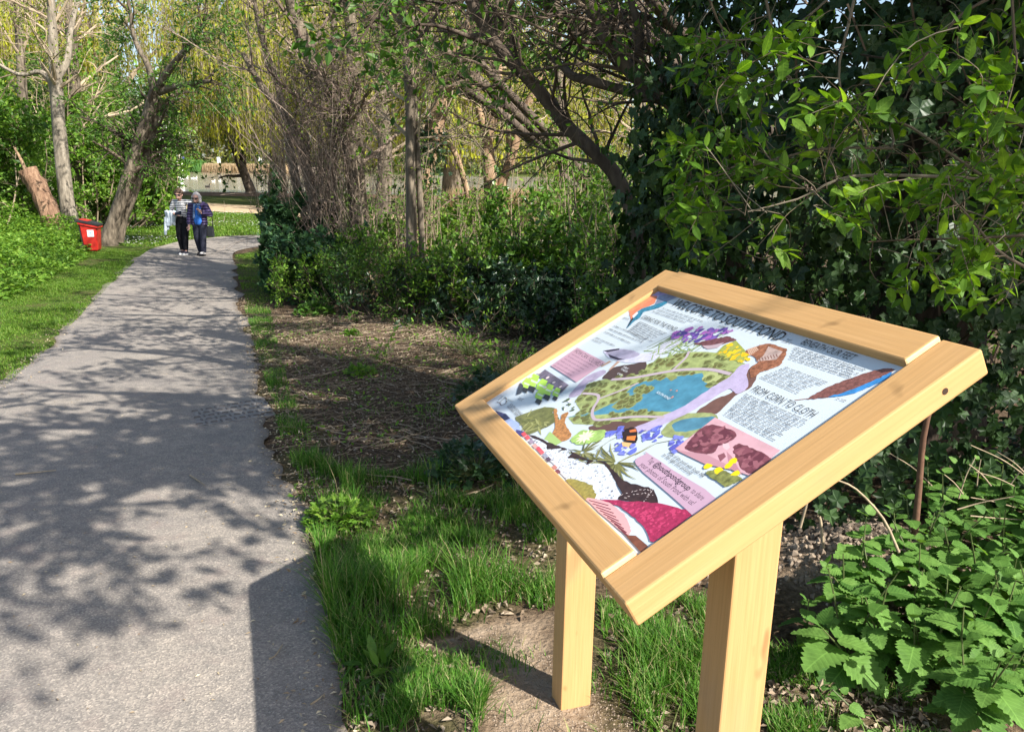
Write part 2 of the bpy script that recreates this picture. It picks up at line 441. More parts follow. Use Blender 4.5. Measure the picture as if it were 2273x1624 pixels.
i2 = (np.arange(59)[:, None] * 8 + np.arange(7)[None]).ravel()
F2 = np.stack([i2, i2 + 8, i2 + 9, i2 + 1], -1)
mb = MB().add(V1, F1).add(P2.reshape(-1, 3), F2)
path = mb.mk('path', ASPH, smooth=True); tag(path, kind='structure')
a = path.data.attributes.new('edge', 'FLOAT', 'POINT'); a.data.foreach_set('value', np.r_[ed1, np.zeros(480)].astype(np.float32))

# pale sandy track towards the pond
hi = gpoly([(60, 432), (250, 440), (400, 447), (560, 457), (760, 462), (1100, 468)])
lo = gpoly([(60, 443), (250, 452), (400, 463), (560, 476), (760, 486), (1100, 498)])
A_, B_ = spline(np.c_[hi, hi[:, 0] * 0], 40), spline(np.c_[lo, lo[:, 0] * 0], 40)
P3 = A_[:, None] * (1 - us2)[None, :, None] + B_[:, None] * us2[None, :, None]
P3[..., 2] = hgt(P3[..., 0], P3[..., 1]) + .012
i3 = (np.arange(39)[:, None] * 8 + np.arange(7)[None]).ravel()
o = mk('sandy_track', P3.reshape(-1, 3), np.stack([i3, i3 + 8, i3 + 9, i3 + 1], -1), plain('sand', (.40, .30, .19), .95, .05, .25, 2)); tag(o, kind='structure')
# strip between the track and the water: bank shade painted as dark brown
P4 = np.stack(np.meshgrid(np.linspace(-60, 60, 40), np.linspace(54, 64, 6)), -1); P4 = np.dstack([P4, hgt(P4[..., 0], P4[..., 1]) + .01])
i4 = (np.arange(5)[:, None] * 40 + np.arange(39)[None]).ravel()
o = mk('bank_shade', P4.reshape(-1, 3), np.stack([i4, i4 + 1, i4 + 41, i4 + 40], -1), plain('bank_shade_brown', (.13, .085, .055), 1, .05, .4, .8)); tag(o, kind='structure')

# the pond
m, nt, b, out = nodes('pond_water')
b.inputs['Base Color'].default_value = (.26, .205, .135, 1); b.inputs['Roughness'].default_value = .14; b.inputs['Specular IOR Level'].default_value = .5
bump(nt, b, noise(nt, 1.5, 3, scl=(.25, 1, 1)), .22, .04)
o = mk('pond', [(-200, 60, -.62), (200, 60, -.62), (200, 226, -.62), (-200, 226, -.62)], np.array([(0, 1, 2, 3)]), m); tag(o, kind='structure')
# ------------------------------------------------------------------ the information board
KB = 1.0
A_B = np.array([0.31882296, -0.94781428, 0.0]); D_B = np.array([0.82462075, 0.27738349, 0.49301016]); N_B = np.array([-0.46728207, -0.15718296, 0.87002356])
O_B = np.array([-0.16365979, 2.09313607, -0.65321004]) + EYE
BW, BH = 1.08, 0.748
def bw(u, v, w=0.0): return O_B + A_B * u + D_B * v + N_B * w
def woodmat(name, base, dark, light):
    m, nt, b, out = nodes(name)
    f = noise(nt, 14, 7, scl=(.35, 6, 6)); g2 = noise(nt, 3, 4, scl=(.6, 2, 2)); k = noise(nt, 9, 2, scl=(.8, 1.5, 1.5))
    c = ramp(nt, f, [dark, base, light], [.28, .5, .78])
    c = mixc(nt, ramp(nt, g2, [(0, 0, 0), (.35, .35, .35)], [.52, .75]), c, dark)
    c = mixc(nt, ramp(nt, k, [(0, 0, 0), (.7, .7, .7)], [.70, .76]), c, [x * .5 for x in dark])
    nt.links.new(c, b.inputs['Base Color']); fine = noise(nt, 60, 4, scl=(.06, 3, 3)); c = mixc(nt, 1.0, c, ramp(nt, fine, [(.91, .90, .89), (1.03, 1.02, 1.02)], [.34, .62]), 'MULTIPLY')
    stain = noise(nt, 4.5, 5, scl=(.5, 1.2, 1.2)); c = mixc(nt, ramp(nt, stain, [(0, 0, 0), (.42, .42, .42)], [.6, .78]), c, (.36, .235, .135))
    nt.links.new(c, b.inputs['Base Color']); b.inputs['Roughness'].default_value = .68; b.inputs['Specular IOR Level'].default_value = .25
    bump(nt, b, fine, .25, .002); return m
WOOD = woodmat('stained_timber', (.515, .305, .125), (.485, .28, .11), (.54, .325, .14))
ENDW = plain('pale_end_grain', (.72, .52, .27), .7, .2, .1, 40)
sb = ground(1450, 1640)
sign = empty('information_board', (sb[0] + .1, sb[1] + .2, float(hgt(sb[0], sb[1]))),
             'wooden lectern information board with illustrated pond panel beside the path', 'sign')
def beam(name, origin, ax, ay, az, size, mats, parent, bev=.004, endmat=False):
    """box with its own axes: ax runs along the grain"""
    bm = bmesh.new(); bmesh.ops.create_cube(bm, size=1)
    for v in bm.verts: v.co = Vector((v.co.x * size[0], v.co.y * size[1], v.co.z * size[2]))
    bmesh.ops.bevel(bm, geom=bm.edges[:], offset=bev, segments=2, affect='EDGES', profile=.5)
    me = bpy.data.meshes.new(name); 
    if endmat:
        for f in bm.faces:
            if abs(f.normal.x) > .5: f.material_index = 1
    bm.to_mesh(me); bm.free()
    o = link(name, me, mats, parent)
    M = Matrix(((ax[0], ay[0], az[0], origin[0]), (ax[1], ay[1], az[1], origin[1]), (ax[2], ay[2], az[2], origin[2]), (0, 0, 0, 1)))
    o.matrix_basis = Matrix.Translation(-Vector(ORG[parent.name])) @ M
    ORG[o.name] = np.array(origin); return o
TH = .052
for u0, u1 in ((0.0, .086), (.998, BW)):
    beam('side_rail', bw((u0 + u1) / 2, BH / 2, -TH / 2), D_B, -A_B, N_B, (BH, u1 - u0, TH), [WOOD, ENDW], sign)
for v0, v1 in ((0.001, .071), (.664, BH - .001)):
    beam('cross_rail', bw(.542, (v0 + v1) / 2, -TH / 2 + .009), A_B, D_B, N_B, (.908, v1 - v0, TH - .002), [WOOD, ENDW], sign, endmat=True)
hole = empty_hole = None
# two square posts, their long side across the board
B_H = nrm(np.array([A_B[1] * -1, A_B[0], 0.0])); B_H = np.array([0.94781428, 0.31882296, 0.0])
for u, lean in ((.118, 0.012), (.905, 0.016)):
    vb = .345                                                  # horizontal run from the front edge
    top = O_B + A_B * u + B_H * vb; top[2] = O_B[2] + vb * math.tan(math.radians(29.539)) - .05
    foot = np.array([top[0], top[1], 0]) + np.array([lean * 1.2, lean * .2, 0]) * 0; foot[2] = float(hgt(foot[0], foot[1])) - .12
    # cut the head on the slope of the board
    ha, hb = .040, .050
    def ring(z, slope):
        return [np.array([foot[0], foot[1], 0]) + A_B * sa * ha + B_H * s2 * hb + np.array([0, 0, z + slope * s2 * hb * math.tan(math.radians(29.539))]) for sa, s2 in ((-1, -1), (1, -1), (1, 1), (-1, 1))]
    bm = bmesh.new(); vs = [bm.verts.new(p - foot) for p in ring(foot[2], 0) + ring(top[2], 1)]
    for f in ((3, 2, 1, 0), (4, 5, 6, 7), (0, 1, 5, 4), (1, 2, 6, 5), (2, 3, 7, 6), (3, 0, 4, 7)): bm.faces.new([vs[i] for i in f])
    bmesh.ops.bevel(bm, geom=bm.edges[:], offset=.004, segments=2, affect='EDGES', profile=.5)
    me = bpy.data.meshes.new('post'); bm.to_mesh(me); bm.free()
    # grain runs along z here: rotate so that the object's x axis is the grain
    rot = Matrix(((0, 0, -1, 0), (0, 1, 0, 0), (1, 0, 0, 0), (0, 0, 0, 1)))
    me.transform(rot.inverted())
    o = link('post', me, WOOD, sign); o.matrix_basis = Matrix.Translation(Vector(foot - ORG['information_board'])) @ rot
# screw hole in the outer side of the near rail
hc = bw(BW + .0007, .655, -.027)
bm = bmesh.new(); bmesh.ops.create_circle(bm, cap_ends=True, radius=.0062, segments=14)
me = bpy.data.meshes.new('screw_hole'); bm.to_mesh(me); bm.free()
o = link('screw_hole', me, plain('hole_dark', (.05, .03, .02), 1), sign)
o.matrix_basis = Matrix.Translation(Vector(hc - ORG['information_board'])) @ Vector(A_B).to_track_quat('Z', 'Y').to_matrix().to_4x4()

# the printed panel
PW = -.011
INK = {}
def ink(rgb, var=.0, scale=60):
    key = (tuple(rgb), var, scale)
    if key not in INK: INK[key] = plain('print_%02d' % len(INK), rgb, .32, .45, var, scale)
    return INK[key]
def pq(x, y):                                        # photograph pixel -> place on the panel
    v = FWD + RIGHT * ((x - 1406.5) / 2117.0) - UP * ((y - 1005.0) / 2117.0)
    o2 = O_B + N_B * PW - EYE; t = (o2 @ N_B) / (v @ N_B); P = v * t - o2
    return np.array([P @ A_B, P @ D_B])
RG = {4: (1240, 720), 5: (1740, 720), 6: (1240, 1000)}
def uvs(r, pts):
    ox, oy = RG[r]; return np.array([pq(ox + x * .35714, oy + y * .35714) for x, y in pts])
pm, nt, b, out = nodes('panel_white')
b.inputs['Base Color'].default_value = (.56, .62, .655, 1); b.inputs['Roughness'].default_value = .22; b.inputs['Specular IOR Level'].default_value = .5
pv = [bw(.08, .066, PW), bw(1.003, .066, PW), bw(1.003, .67, PW), bw(.08, .67, PW)]
pb = [q - N_B * .006 for q in pv]
panel = mk('panel', pv + pb, np.array([(0, 1, 2, 3), (7, 6, 5, 4), (0, 4, 5, 1), (1, 5, 6, 2), (2, 6, 7, 3), (3, 7, 4, 0)]), pm, sign)
class Print:
    lay = 0
    def __init__(s, name): s.name = name; s.P = []; s.mats = []
    def poly(s, U, rgb, var=0, scale=60):
        U = np.asarray(U, float); U = np.c_[np.clip(U[:, 0], .081, 1.002), np.clip(U[:, 1], .067, .669)]
        Print.lay += 1; m = ink(rgb, var, scale)
        if m not in s.mats: s.mats.append(m)
        s.P.append((U, .0004 + Print.lay * 1.0e-6, s.mats.index(m))); return s
    def px(s, r, pts, rgb, rag=.0009, **k):
        U = uvs(r, pts)
        if len(U) >= 6:                              # drawn shapes: rounded, slightly uneven outline
            n = len(U); e = np.vstack([U[-2:], U, U[:3]]); u = np.linspace(2, n + 2, n * 5, endpoint=False); i = u.astype(int); t = (u - i)[:, None]
            p0, p1, p2, p3 = e[i - 1], e[i], e[i + 1], e[i + 2]; t2 = t * t; t3 = t2 * t; a = .5 * (2 * p1 + (p2 - p0) * t + (2 * p0 - 5 * p1 + 4 * p2 - p3) * t2 + (3 * p1 - p0 - 3 * p2 + p3) * t3)
            U = (a * .75 + (p1 * (1 - t) + p2 * t) * .25) + R.normal(size=a.shape) * rag
        return s.poly(U, [x * .9 + .1 * sum(rgb) / 3 for x in rgb], **k)
    def line(s, U, w, rgb):
        U = np.asarray(U, float); t = nrm(np.gradient(U, axis=0)); nn = np.c_[-t[:, 1], t[:, 0]]
        w = np.asarray(w) if np.ndim(w) else np.full(len(U), w)
        return s.poly(np.vstack([U + nn * w[:, None] / 2, (U - nn * w[:, None] / 2)[::-1]]), rgb)
    def blob(s, c, r, rgb, n=9, rag=.25, asp=1.0):
        a = np.linspace(0, 2 * np.pi, n, endpoint=False); q = r * (1 + rag * R.normal(size=n))
        return s.poly(np.c_[c[0] + q * np.cos(a), c[1] + q * asp * np.sin(a)], rgb)
    def build(s):
        from mathutils.geometry import tessellate_polygon
        mb = MB()
        for U, w, mi in s.P:
            tri = tessellate_polygon([[Vector((u, v, 0)) for u, v in U]])
            if not tri: continue
            tri = np.array(tri)
            a = U[tri]; ar = np.cross(a[:, 1] - a[:, 0], a[:, 2] - a[:, 0]); tri[ar < 0] = tri[ar < 0][:, ::-1]
            mb.add(np.array([bw(u, v, PW + w) for u, v in U]), tri, mi)
        o = mb.mk(s.name, s.mats, panel); ORG[o.name] = ORG[panel.name]; return o

LIL = (.50, .46, .62)
# map of the pond
p = Print('pond_map')
p.px(4, [(900, 1030), (960, 960), (1040, 880), (1160, 830), (1190, 850), (1100, 910), (1050, 930), (1000, 1010), (940, 1040)], (.36, .30, .42), var=.2)
MAPG = uvs(4, [(1000, 1010), (1060, 930), (1200, 895), (1440, 860), (1500, 790), (1620, 740), (1720, 710), (1850, 690), (1960, 690), (2060, 700), (2150, 740), (2260, 780), (2210, 860), (2160, 890), (2080, 950), (2010, 1000), (1900, 1070), (1830, 1130), (1750, 1185), (1640, 1215), (1300, 1232), (1080, 1250), (940, 1245), (900, 1200), (1000, 1150), (960, 1090)])
p.poly(MAPG, (.33, .38, .14), var=.25, scale=80)
p.px(4, [(1160, 890), (1250, 810), (1380, 785), (1500, 768), (1470, 850), (1330, 890), (1230, 905)], (.085, .05, .045))
p.px(4, [(1060, 1265), (1250, 1226), (1540, 1222), (1600, 1250), (1450, 1285), (1100, 1300)], (.13, .065, .05))
p.px(5, [(850, 870), (930, 790), (965, 830), (905, 960), (780, 1030), (640, 1165), (480, 1160), (620, 1060), (760, 1000)], (.17, .08, .06), var=.15)
pond_uv = uvs(4, [(880, 1195), (1100, 1150), (1220, 1095), (1350, 1000), (1420, 932), (1560, 900), (1740, 878), (1930, 853), (1965, 930), (2012, 962), (1960, 1010), (1860, 1090), (1790, 1152), (1640, 1150), (1400, 1146), (1200, 1168)])
p.poly(pond_uv, (.075, .24, .34), var=.25, scale=35)
p.px(5, [(215, 1300), (300, 1215), (420, 1165), (600, 1160), (650, 1200), (560, 1290), (440, 1345), (260, 1345)], (.29, .33, .12), var=.3); p.px(5, [(300, 1245), (400, 1205), (520, 1195), (640, 1190), (560, 1260), (430, 1300), (320, 1300)], (.075, .24, .34), var=.25, scale=35)
p.px(4, [(1930, 890), (2000, 842), (2140, 850), (2130, 900), (2030, 935), (1950, 925)], (.42, .46, .17))
isl = [uvs(4, [(1420, 970), (1480, 945), (1560, 965), (1520, 995), (1440, 1000)]), uvs(4, [(1230, 1115), (1330, 1030), (1440, 1018), (1455, 1070), (1370, 1110), (1280, 1138)]), uvs(4, [(1660, 890), (1720, 865), (1740, 890), (1690, 915)])]
for q in isl: p.poly(q, (.24, .26, .09), var=.3)
S_ = scatter(MAPG, 420); S_ = S_[~inside(S_, pond_uv)]
S2_ = np.vstack([scatter(q, 16) for q in isl[:2]] + [S_[:150]])
for q in S2_:
    r = R.uniform(.006, .0125); p.blob(q, r * 1.15, (.25, .28, .10), 8, .12); p.blob(q + (-.0015, -.001), r * .85, (.115 + R.uniform(0, .03), .13, .04), 8, .2); 
p.px(5, [(820, 800), (895, 785), (870, 870), (885, 960), (800, 1015), (735, 975), (600, 1055), (400, 1172), (130, 1290), (0, 1312), (-40, 1296), (200, 1195), (400, 1100), (600, 965), (740, 885)], (.46, .38, .56), var=.12)
for pts, w in (([(1010, 1010), (1120, 1020), (1130, 1060), (1090, 1130), (1090, 1190), (1140, 1215), (1400, 1190), (1640, 1192)], .008), ([(1140, 1050), (1300, 990), (1440, 930)], .006), ([(1230, 905), (1400, 890), (1560, 862), (1700, 838), (1830, 826), (2000, 828), (2150, 862)], .010), ([(1700, 835), (1800, 740), (1830, 685)], .007)):
    U = uvs(4, pts); p.line(spline(np.c_[U, U[:, 0] * 0], 26)[:, :2], w, (.47, .38, .42))
for x, y in ((1690, 985), (1735, 990), (1700, 1040)): p.blob(uvs(4, [(x, y)])[0], .003, (.6, .25, .18))
p.build()
# drawings round the map
p = Print('kingfisher_drawing')
p.px(4, [(1490, 275), (1600, 222), (1690, 238), (1600, 275), (1540, 290)], (.46, .38, .56))
p.px(4, [(1600, 222), (1748, 266), (1650, 306), (1565, 328), (1600, 262)], (.20, .25, .38), var=.3)
for k in range(9): p.line(uvs(4, [(1505 + k * 9, 272 - k * 4), (1590 + k * 12, 258 - k * 2)]), .0015, (.3, .25, .5))
p.px(4, [(1370, 390), (1366, 348), (1440, 305), (1500, 268), (1580, 262), (1560, 320), (1480, 352), (1430, 382), (1395, 445), (1378, 440)], (.72, .20, .09), var=.2)
p.px(4, [(1350, 510), (1385, 440), (1430, 385), (1480, 356), (1570, 328), (1650, 300), (1660, 318), (1600, 350), (1540, 368), (1480, 384), (1455, 425), (1400, 462)], (.02, .20, .32), var=.5, scale=150)
p.px(4, [(1344, 513), (1392, 428), (1400, 440)], (.03, .02, .03)); p.px(4, [(1392, 415), (1425, 385), (1440, 392), (1402, 432)], (.7, .7, .72))
p.build()
p = Print('heron_drawing')
p.px(4, [(1215, 760), (1150, 800), (1160, 806), (1235, 765)], (.45, .28, .2)); p.px(4, [(1280, 760), (1210, 830), (1220, 834), (1300, 765)], (.45, .28, .2))
p.px(4, [(1170, 682), (1270, 668), (1380, 680), (1460, 705), (1560, 690), (1640, 620), (1700, 598), (1745, 606), (1757, 640), (1720, 642), (1660, 672), (1600, 735), (1500, 765), (1400, 775), (1320, 770), (1220, 742)], (.56, .55, .68), var=.15)
p.px(4, [(1190, 692), (1300, 670), (1400, 680), (1450, 712), (1380, 742), (1280, 752), (1220, 722)], (.38, .34, .46), var=.2)
p.px(4, [(1168, 682), (1295, 664), (1290, 676), (1200, 694)], (.04, .03, .05)); p.px(4, [(1205, 708), (1290, 740), (1335, 752), (1280, 756), (1220, 735)], (.04, .03, .06))
p.px(4, [(1735, 626), (1778, 688), (1752, 645)], (.75, .28, .04)); p.px(4, [(1690, 600), (1740, 604), (1660, 590)], (.06, .05, .1)); p.build()
p = Print('purple_flower_drawing')
fl = uvs(4, [(1650, 570), (1720, 530), (1850, 510), (2000, 500), (2100, 520), (2160, 545), (2050, 590), (1900, 605), (1800, 615), (1700, 582)])
q = scatter(fl, 70)
for c in q[::2]: p.line(np.array([c, c + (R.uniform(-.03, .0), -R.uniform(.05, .09))]), .0016, (.16, .22, .07))
for c in q: p.blob(c, R.uniform(.005, .0095), [(.13, .07, .30), (.20, .10, .38), (.09, .06, .25), (.35, .12, .4)][R.integers(4)], 7, .4)
lf = scatter(uvs(4, [(1560, 660), (1700, 630), (1900, 640), (1860, 700), (1640, 740), (1540, 720)]), 40)
for c in lf: p.line(np.array([c, c + R.normal(size=2) * .016]), .003, (.28, .36, .14))
p.build()
p = Print('brown_bird_drawing')
p.px(4, [(1870, 628), (1980, 600), (2060, 585), (2130, 574), (2172, 588), (2195, 600), (2120, 622), (2040, 648), (1960, 662), (1920, 640)], (.16, .055, .06), var=.4, scale=120)
p.px(4, [(1930, 645), (2010, 640), (2100, 620), (2050, 660), (1970, 672)], (.45, .33, .36)); p.build()
p = Print('yellow_flower_drawing')
yf = uvs(5, [(640, 700), (700, 640), (790, 605), (860, 680), (890, 750), (820, 770), (720, 735)])
p.poly(yf, (.30, .33, .06), var=.3)
for c in scatter(yf, 40): p.blob(c, R.uniform(.004, .008), [(.80, .52, .02), (.75, .45, .01), (.35, .36, .08)][R.integers(3)], 7, .3)
p.build()
p = Print('fungus_drawing')
p.px(5, [(860, 690), (930, 655), (1020, 630), (1100, 640), (1185, 680), (1155, 750), (1130, 790), (1060, 822), (980, 850), (905, 895), (900, 820), (960, 770), (930, 730)], (.30, .11, .05), var=.5, scale=90)
p.px(5, [(1040, 650), (1150, 690), (1100, 752), (950, 765), (1000, 722)], (.42, .30, .26), var=.3)
for k in range(8): p.line(uvs(5, [(945 + k * 22, 745 - k * 5), (955 + k * 22, 768 - k * 5)]), .002, (.2, .1, .08))
for k in range(6): p.line(uvs(5, [(880 + k * 12, 672 - k * 4), (900 + k * 12, 720 - k * 8)]), .003, (.55, .35, .25))
p.build()
p = Print('feather_drawing')
p.px(5, [(1340, 1056), (1420, 1005), (1560, 936), (1700, 885), (1850, 838), (1960, 818), (2004, 836), (1900, 892), (1760, 952), (1600, 1012), (1450, 1047)], (.20, .075, .06), var=.4, scale=150)
p.px(5, [(1500, 1035), (1600, 1010), (1760, 950), (1900, 890), (1995, 846), (1940, 905), (1800, 972), (1650, 1022), (1540, 1038)], (.02, .22, .55), var=.3)
p.line(uvs(5, [(1240, 1064), (1350, 1050)]), .0018, (.35, .2, .16)); p.build()
p = Print('foliage_drawing')
p.px(6, [(490, 415), (620, 362), (720, 332), (800, 342), (780, 380), (832, 420), (760, 472), (650, 522), (580, 542), (540, 470)], (.155, .16, .04), var=.4, scale=60)
for k in range(26):
    c = uvs(6, [(650 + R.normal() * 60, 440 + R.normal() * 30)])[0]; d = R.normal(size=2) * .03
    p.line(np.array([c, c + d * .5, c + d]), np.array([.001, .006, .0005]), [(.11, .12, .03), (.22, .22, .06), (.33, .33, .12)][R.integers(3)])
for c in scatter(uvs(6, [(840, 300), (900, 260), (960, 300), (940, 370), (860, 360)]), 16): p.blob(c, .004, [(.75, .78, .76), (.06, .09, .04), (.1, .14, .05)][R.integers(3)], 6, .4)
p.px(6, [(790, 352), (812, 350), (822, 425), (845, 425), (852, 388), (905, 372), (872, 452), (922, 540), (900, 582), (802, 602), (780, 540), (800, 480)], (.45, .19, .045), var=.5, scale=150)
p.px(6, [(920, 580), (1000, 512), (1100, 510), (1185, 508), (1165, 580), (1100, 602), (1000, 622), (930, 605)], (.36, .55, .12), var=.3)
p.px(6, [(760, 520), (850, 600), (780, 640), (700, 600)], (.36, .52, .14))
for k in range(11):
    a = k * .57; c = uvs(6, [(1030, 560)])[0]; p.line(np.array([c, c + .012 * np.array([math.cos(a), math.sin(a)]), c + .024 * np.array([math.cos(a), math.sin(a)])]), np.array([.002, .008, .001]), [(.80, .78, .55), (.72, .76, .45)][k % 2])
p.build()
p = Print('bluebell_drawing')
for quad, nb in (([(1180, 520), (1340, 478), (1330, 560), (1200, 570)], 22), ([(1440, 500), (1620, 478), (1610, 600), (1480, 590)], 26), ([(1680, 560), (1790, 550), (1770, 670), (1700, 680)], 18), ([(1260, 600), (1440, 610), (1420, 690), (1290, 690)], 16)):
    for c in scatter(uvs(6, quad), nb): p.blob(c, R.uniform(.004, .008), [(.13, .16, .55), (.20, .22, .66), (.10, .10, .42)][R.integers(3)], 6, .45)
for e in ([(1110, 670), (1220, 590), (1320, 540)], [(1180, 690), (1400, 560), (1500, 510)], [(1420, 700), (1580, 610), (1740, 580)]): p.line(uvs(6, e), .0016, (.2, .2, .08))
p.build()
p = Print('bumblebee_drawing')
p.px(6, [(1318, 535), (1345, 500), (1400, 488), (1432, 518), (1425, 600), (1390, 612), (1330, 598)], (.03, .015, .012), var=.4)
p.px(6, [(1352, 558), (1422, 552), (1412, 590), (1348, 585)], (.80, .20, .01)); p.px(6, [(1370, 512), (1420, 500), (1425, 522), (1375, 527)], (.75, .16, .02)); p.px(6, [(1312, 600), (1392, 610), (1362, 642), (1318, 632)], (.80, .45, .16)); p.build()
p = Print('grass_drawing')
for cx, cy, n, rad in ((1270, 760, 46, .085), (1010, 680, 30, .05), (1110, 740, 14, .05)):
    c0 = uvs(6, [(cx, cy)])[0]
    for k in range(n):
        a = R.uniform(-3.4, .9) if rad > .06 else R.uniform(0, 6.3); L = rad * R.uniform(.5, 1.1); d = np.array([math.cos(a), math.sin(a)]); e = np.array([-d[1], d[0]]) * R.uniform(-.35, .35)
        p.line(np.array([c0 + d * .005, c0 + (d * .35 + e * .5) * L, c0 + (d * .7 + e) * L, c0 + (d + e * 1.8) * L]), np.array([.003, .004, .003, .0006]), [(.17, .17, .05), (.10, .10, .03), (.27, .26, .10)][R.integers(3)])
p.build()
# collage of cloths and cobbles along the foot
p = Print('cloth_collage')
p.px(6, [(340, 360), (420, 384), (455, 420), (455, 462), (380, 420)], (.03, .03, .10), var=.6); p.px(6, [(400, 440), (457, 420), (520, 458), (537, 512), (480, 520)], (.30, .40, .66), var=.1)
p.px(6, [(500, 505), (560, 520), (545, 560), (500, 540)], (.05, .05, .2))
SPK = [(600, 560), (720, 585), (800, 640), (900, 660), (915, 715), (1040, 762), (1180, 775), (1240, 860), (1262, 920), (1302, 1000), (1285, 1045), (1050, 1045), (900, 905), (760, 745)]
p.px(6, SPK, (.62, .66, .70), var=.12, scale=200)
spk = scatter(uvs(6, SPK), 260)
for c in spk: p.blob(c, R.uniform(.0008, .0026), [(.25, .27, .32), (.38, .40, .46), (.15, .16, .2)][R.integers(3)], 5, .4)
p.px(6, [(590, 550), (660, 560), (740, 600), (850, 640), (960, 690), (1060, 740), (1180, 758), (1260, 830), (1330, 900), (1440, 930), (1560, 970), (1588, 1068), (1480, 1068), (1288, 1042), (1307, 990), (1240, 860), (1180, 775), (1110, 745), (1045, 775), (1040, 740), (900, 725), (930, 690), (905, 660), (830, 672), (850, 650), (740, 655), (730, 615)], (.045, .022, .018), var=.3)
for e in ([(1310, 1010), (1400, 980), (1480, 970), (1540, 975)], [(1330, 1035), (1450, 1000), (1560, 1010)], [(1480, 1065), (1530, 1000), (1545, 970)]):
    U = uvs(6, e); U = spline(np.c_[U, U[:, 0] * 0], 16)[:, :2]; U += R.normal(size=U.shape) * .0012
    for k in range(0, 15, 2): p.line(U[k:k + 2], .0016, (.5, .42, .4))
p.px(6, [(880, 895), (1000, 898), (1080, 940), (1112, 1000), (1105, 1045), (1040, 1045)], (.30, .25, .04), var=.3, scale=150)
p.px(6, [(1040, 1040), (1200, 1060), (1310, 1140), (1372, 1230), (1378, 1290), (1340, 1320)], (.66, .34, .34))
for k in range(10):
    x0, y0 = 1060 + k * 28, 1050 + k * 26; p.line(uvs(6, [(x0, y0), (x0 + 150 - k * 8, y0 + 40 + k * 4)]), .0022, (.16, .04, .05))
CR = [(1150, 1045), (1400, 1056), (1580, 1072), (1740, 1106), (1856, 1162), (1560, 1368), (1480, 1250), (1370, 1150), (1250, 1080)]
p.px(6, CR, (.36, .012, .07), var=.3, scale=150)
for c in scatter(uvs(6, CR), 110):
    if inside(np.array([c]), uvs(6, [(1240, 1065), (1580, 1090), (1800, 1150), (1560, 1320), (1450, 1200)]))[0]: p.blob(c, R.uniform(.0015, .004), (.52, .05, .13), 6, .4)
p.px(6, [(1340, 1318), (1420, 1322), (1515, 1402), (1470, 1460)], (.17, .055, .025), var=.4)
for k, (x, y) in enumerate(((555, 535), (582, 560), (612, 592), (640, 625), (668, 648), (690, 672), (718, 700), (742, 728), (790, 790), (815, 822))):
    col = [(.62, .06, .08), (.66, .08, .10), (.33, .26, .36), (.60, .33, .30), (.62, .07, .10), (.68, .1, .12), (.3, .32, .42), (.1, .06, .1), (.5, .2, .16), (.2, .06, .08)][k]
    p.px(6, [(x - 18, y + 4), (x + 8, y - 14), (x + 30, y + 10), (x + 4, y + 28)], col)
p.build()
# photographs
p = Print('volunteer_photograph')
p.px(4, [(722, 828), (905, 948), (840, 1010), (700, 900), (660, 880)], (.16, .13, .18), var=.5, scale=40)
for x, y, s in ((640, 915, 1.0), (705, 950, .95), (755, 985, .9), (690, 1020, .85), (815, 1005, .7), (585, 935, .8)):
    p.px(4, [(x - 30 * s, y + 30 * s), (x + 10 * s, y + 55 * s), (x - 10 * s, y + 95 * s), (x - 55 * s, y + 70 * s)], (.03, .03, .035))
    p.px(4, [(x - 5 * s, y - 55 * s), (x + 40 * s, y - 35 * s), (x + 5 * s, y + 50 * s), (x - 55 * s, y + 30 * s), (x - 45 * s, y - 10 * s)], (.42, .72, .05))
    p.px(4, [(x - 25 * s, y - 12 * s), (x + 25 * s, y + 10 * s), (x + 18 * s, y + 24 * s), (x - 34 * s, y + 2 * s)], (.6, .72, .5))
    p.blob(uvs(4, [(x + 38 * s, y - 62 * s)])[0], .006 * s, (.72, .6, .56), 8, .1)
p.px(4, [(530, 930), (556, 950), (540, 1010), (500, 1025), (510, 980)], (.05, .06, .08)); p.build()
p = Print('old_street_photograph')
c4 = [(630, 1198), (1132, 1452), (905, 1650), (322, 1440)]
p.px(5, c4, (.62, .34, .38), var=.12, scale=20)
p.px(5, [(560, 1262), (640, 1258), (770, 1300), (792, 1345), (730, 1390), (660, 1410), (620, 1470), (520, 1480), (400, 1440), (440, 1370), (500, 1300)], (.17, .045, .06), var=.5, scale=60)
p.px(5, [(770, 1425), (820, 1400), (920, 1440), (1060, 1515), (925, 1632), (840, 1600), (800, 1530)], (.17, .045, .06), var=.5, scale=60)
for q_ in ([(560, 1290), (640, 1275), (750, 1310), (700, 1390), (600, 1450), (500, 1450), (450, 1400)], [(800, 1440), (900, 1450), (1020, 1520), (930, 1600), (840, 1560)]):
    for c in scatter(uvs(5, q_), 34): p.blob(c, R.uniform(.004, .011), [(.13, .035, .05), (.22, .07, .09), (.30, .11, .13)][R.integers(3)], 8, .35)
p.px(5, [(690, 1402), (735, 1396), (745, 1430), (720, 1450), (690, 1430)], (.72, .46, .48)); p.px(5, [(650, 1490), (700, 1470), (715, 1500), (670, 1540)], (.25, .08, .1))
p.px(5, [(330, 1450), (560, 1480), (720, 1560), (760, 1600), (560, 1560)], (.50, .24, .28)); p.px(5, [(720, 1460), (760, 1500), (840, 1640), (740, 1590)], (.46, .2, .24)); p.build()
p = Print('marsh_flower_drawing')
p.px(6, [(1960, 835), (2030, 815), (2100, 822), (2140, 840), (2245, 885), (2190, 915), (2110, 948), (2050, 905), (2000, 880)], (.20, .21, .05), var=.5, scale=90)
for x, y in ((1978, 786), (2050, 822), (2132, 785), (2168, 750), (2190, 845)): p.blob(uvs(6, [(x, y)])[0], .0085, (.85, .60, .01), 9, .15)
p.build()
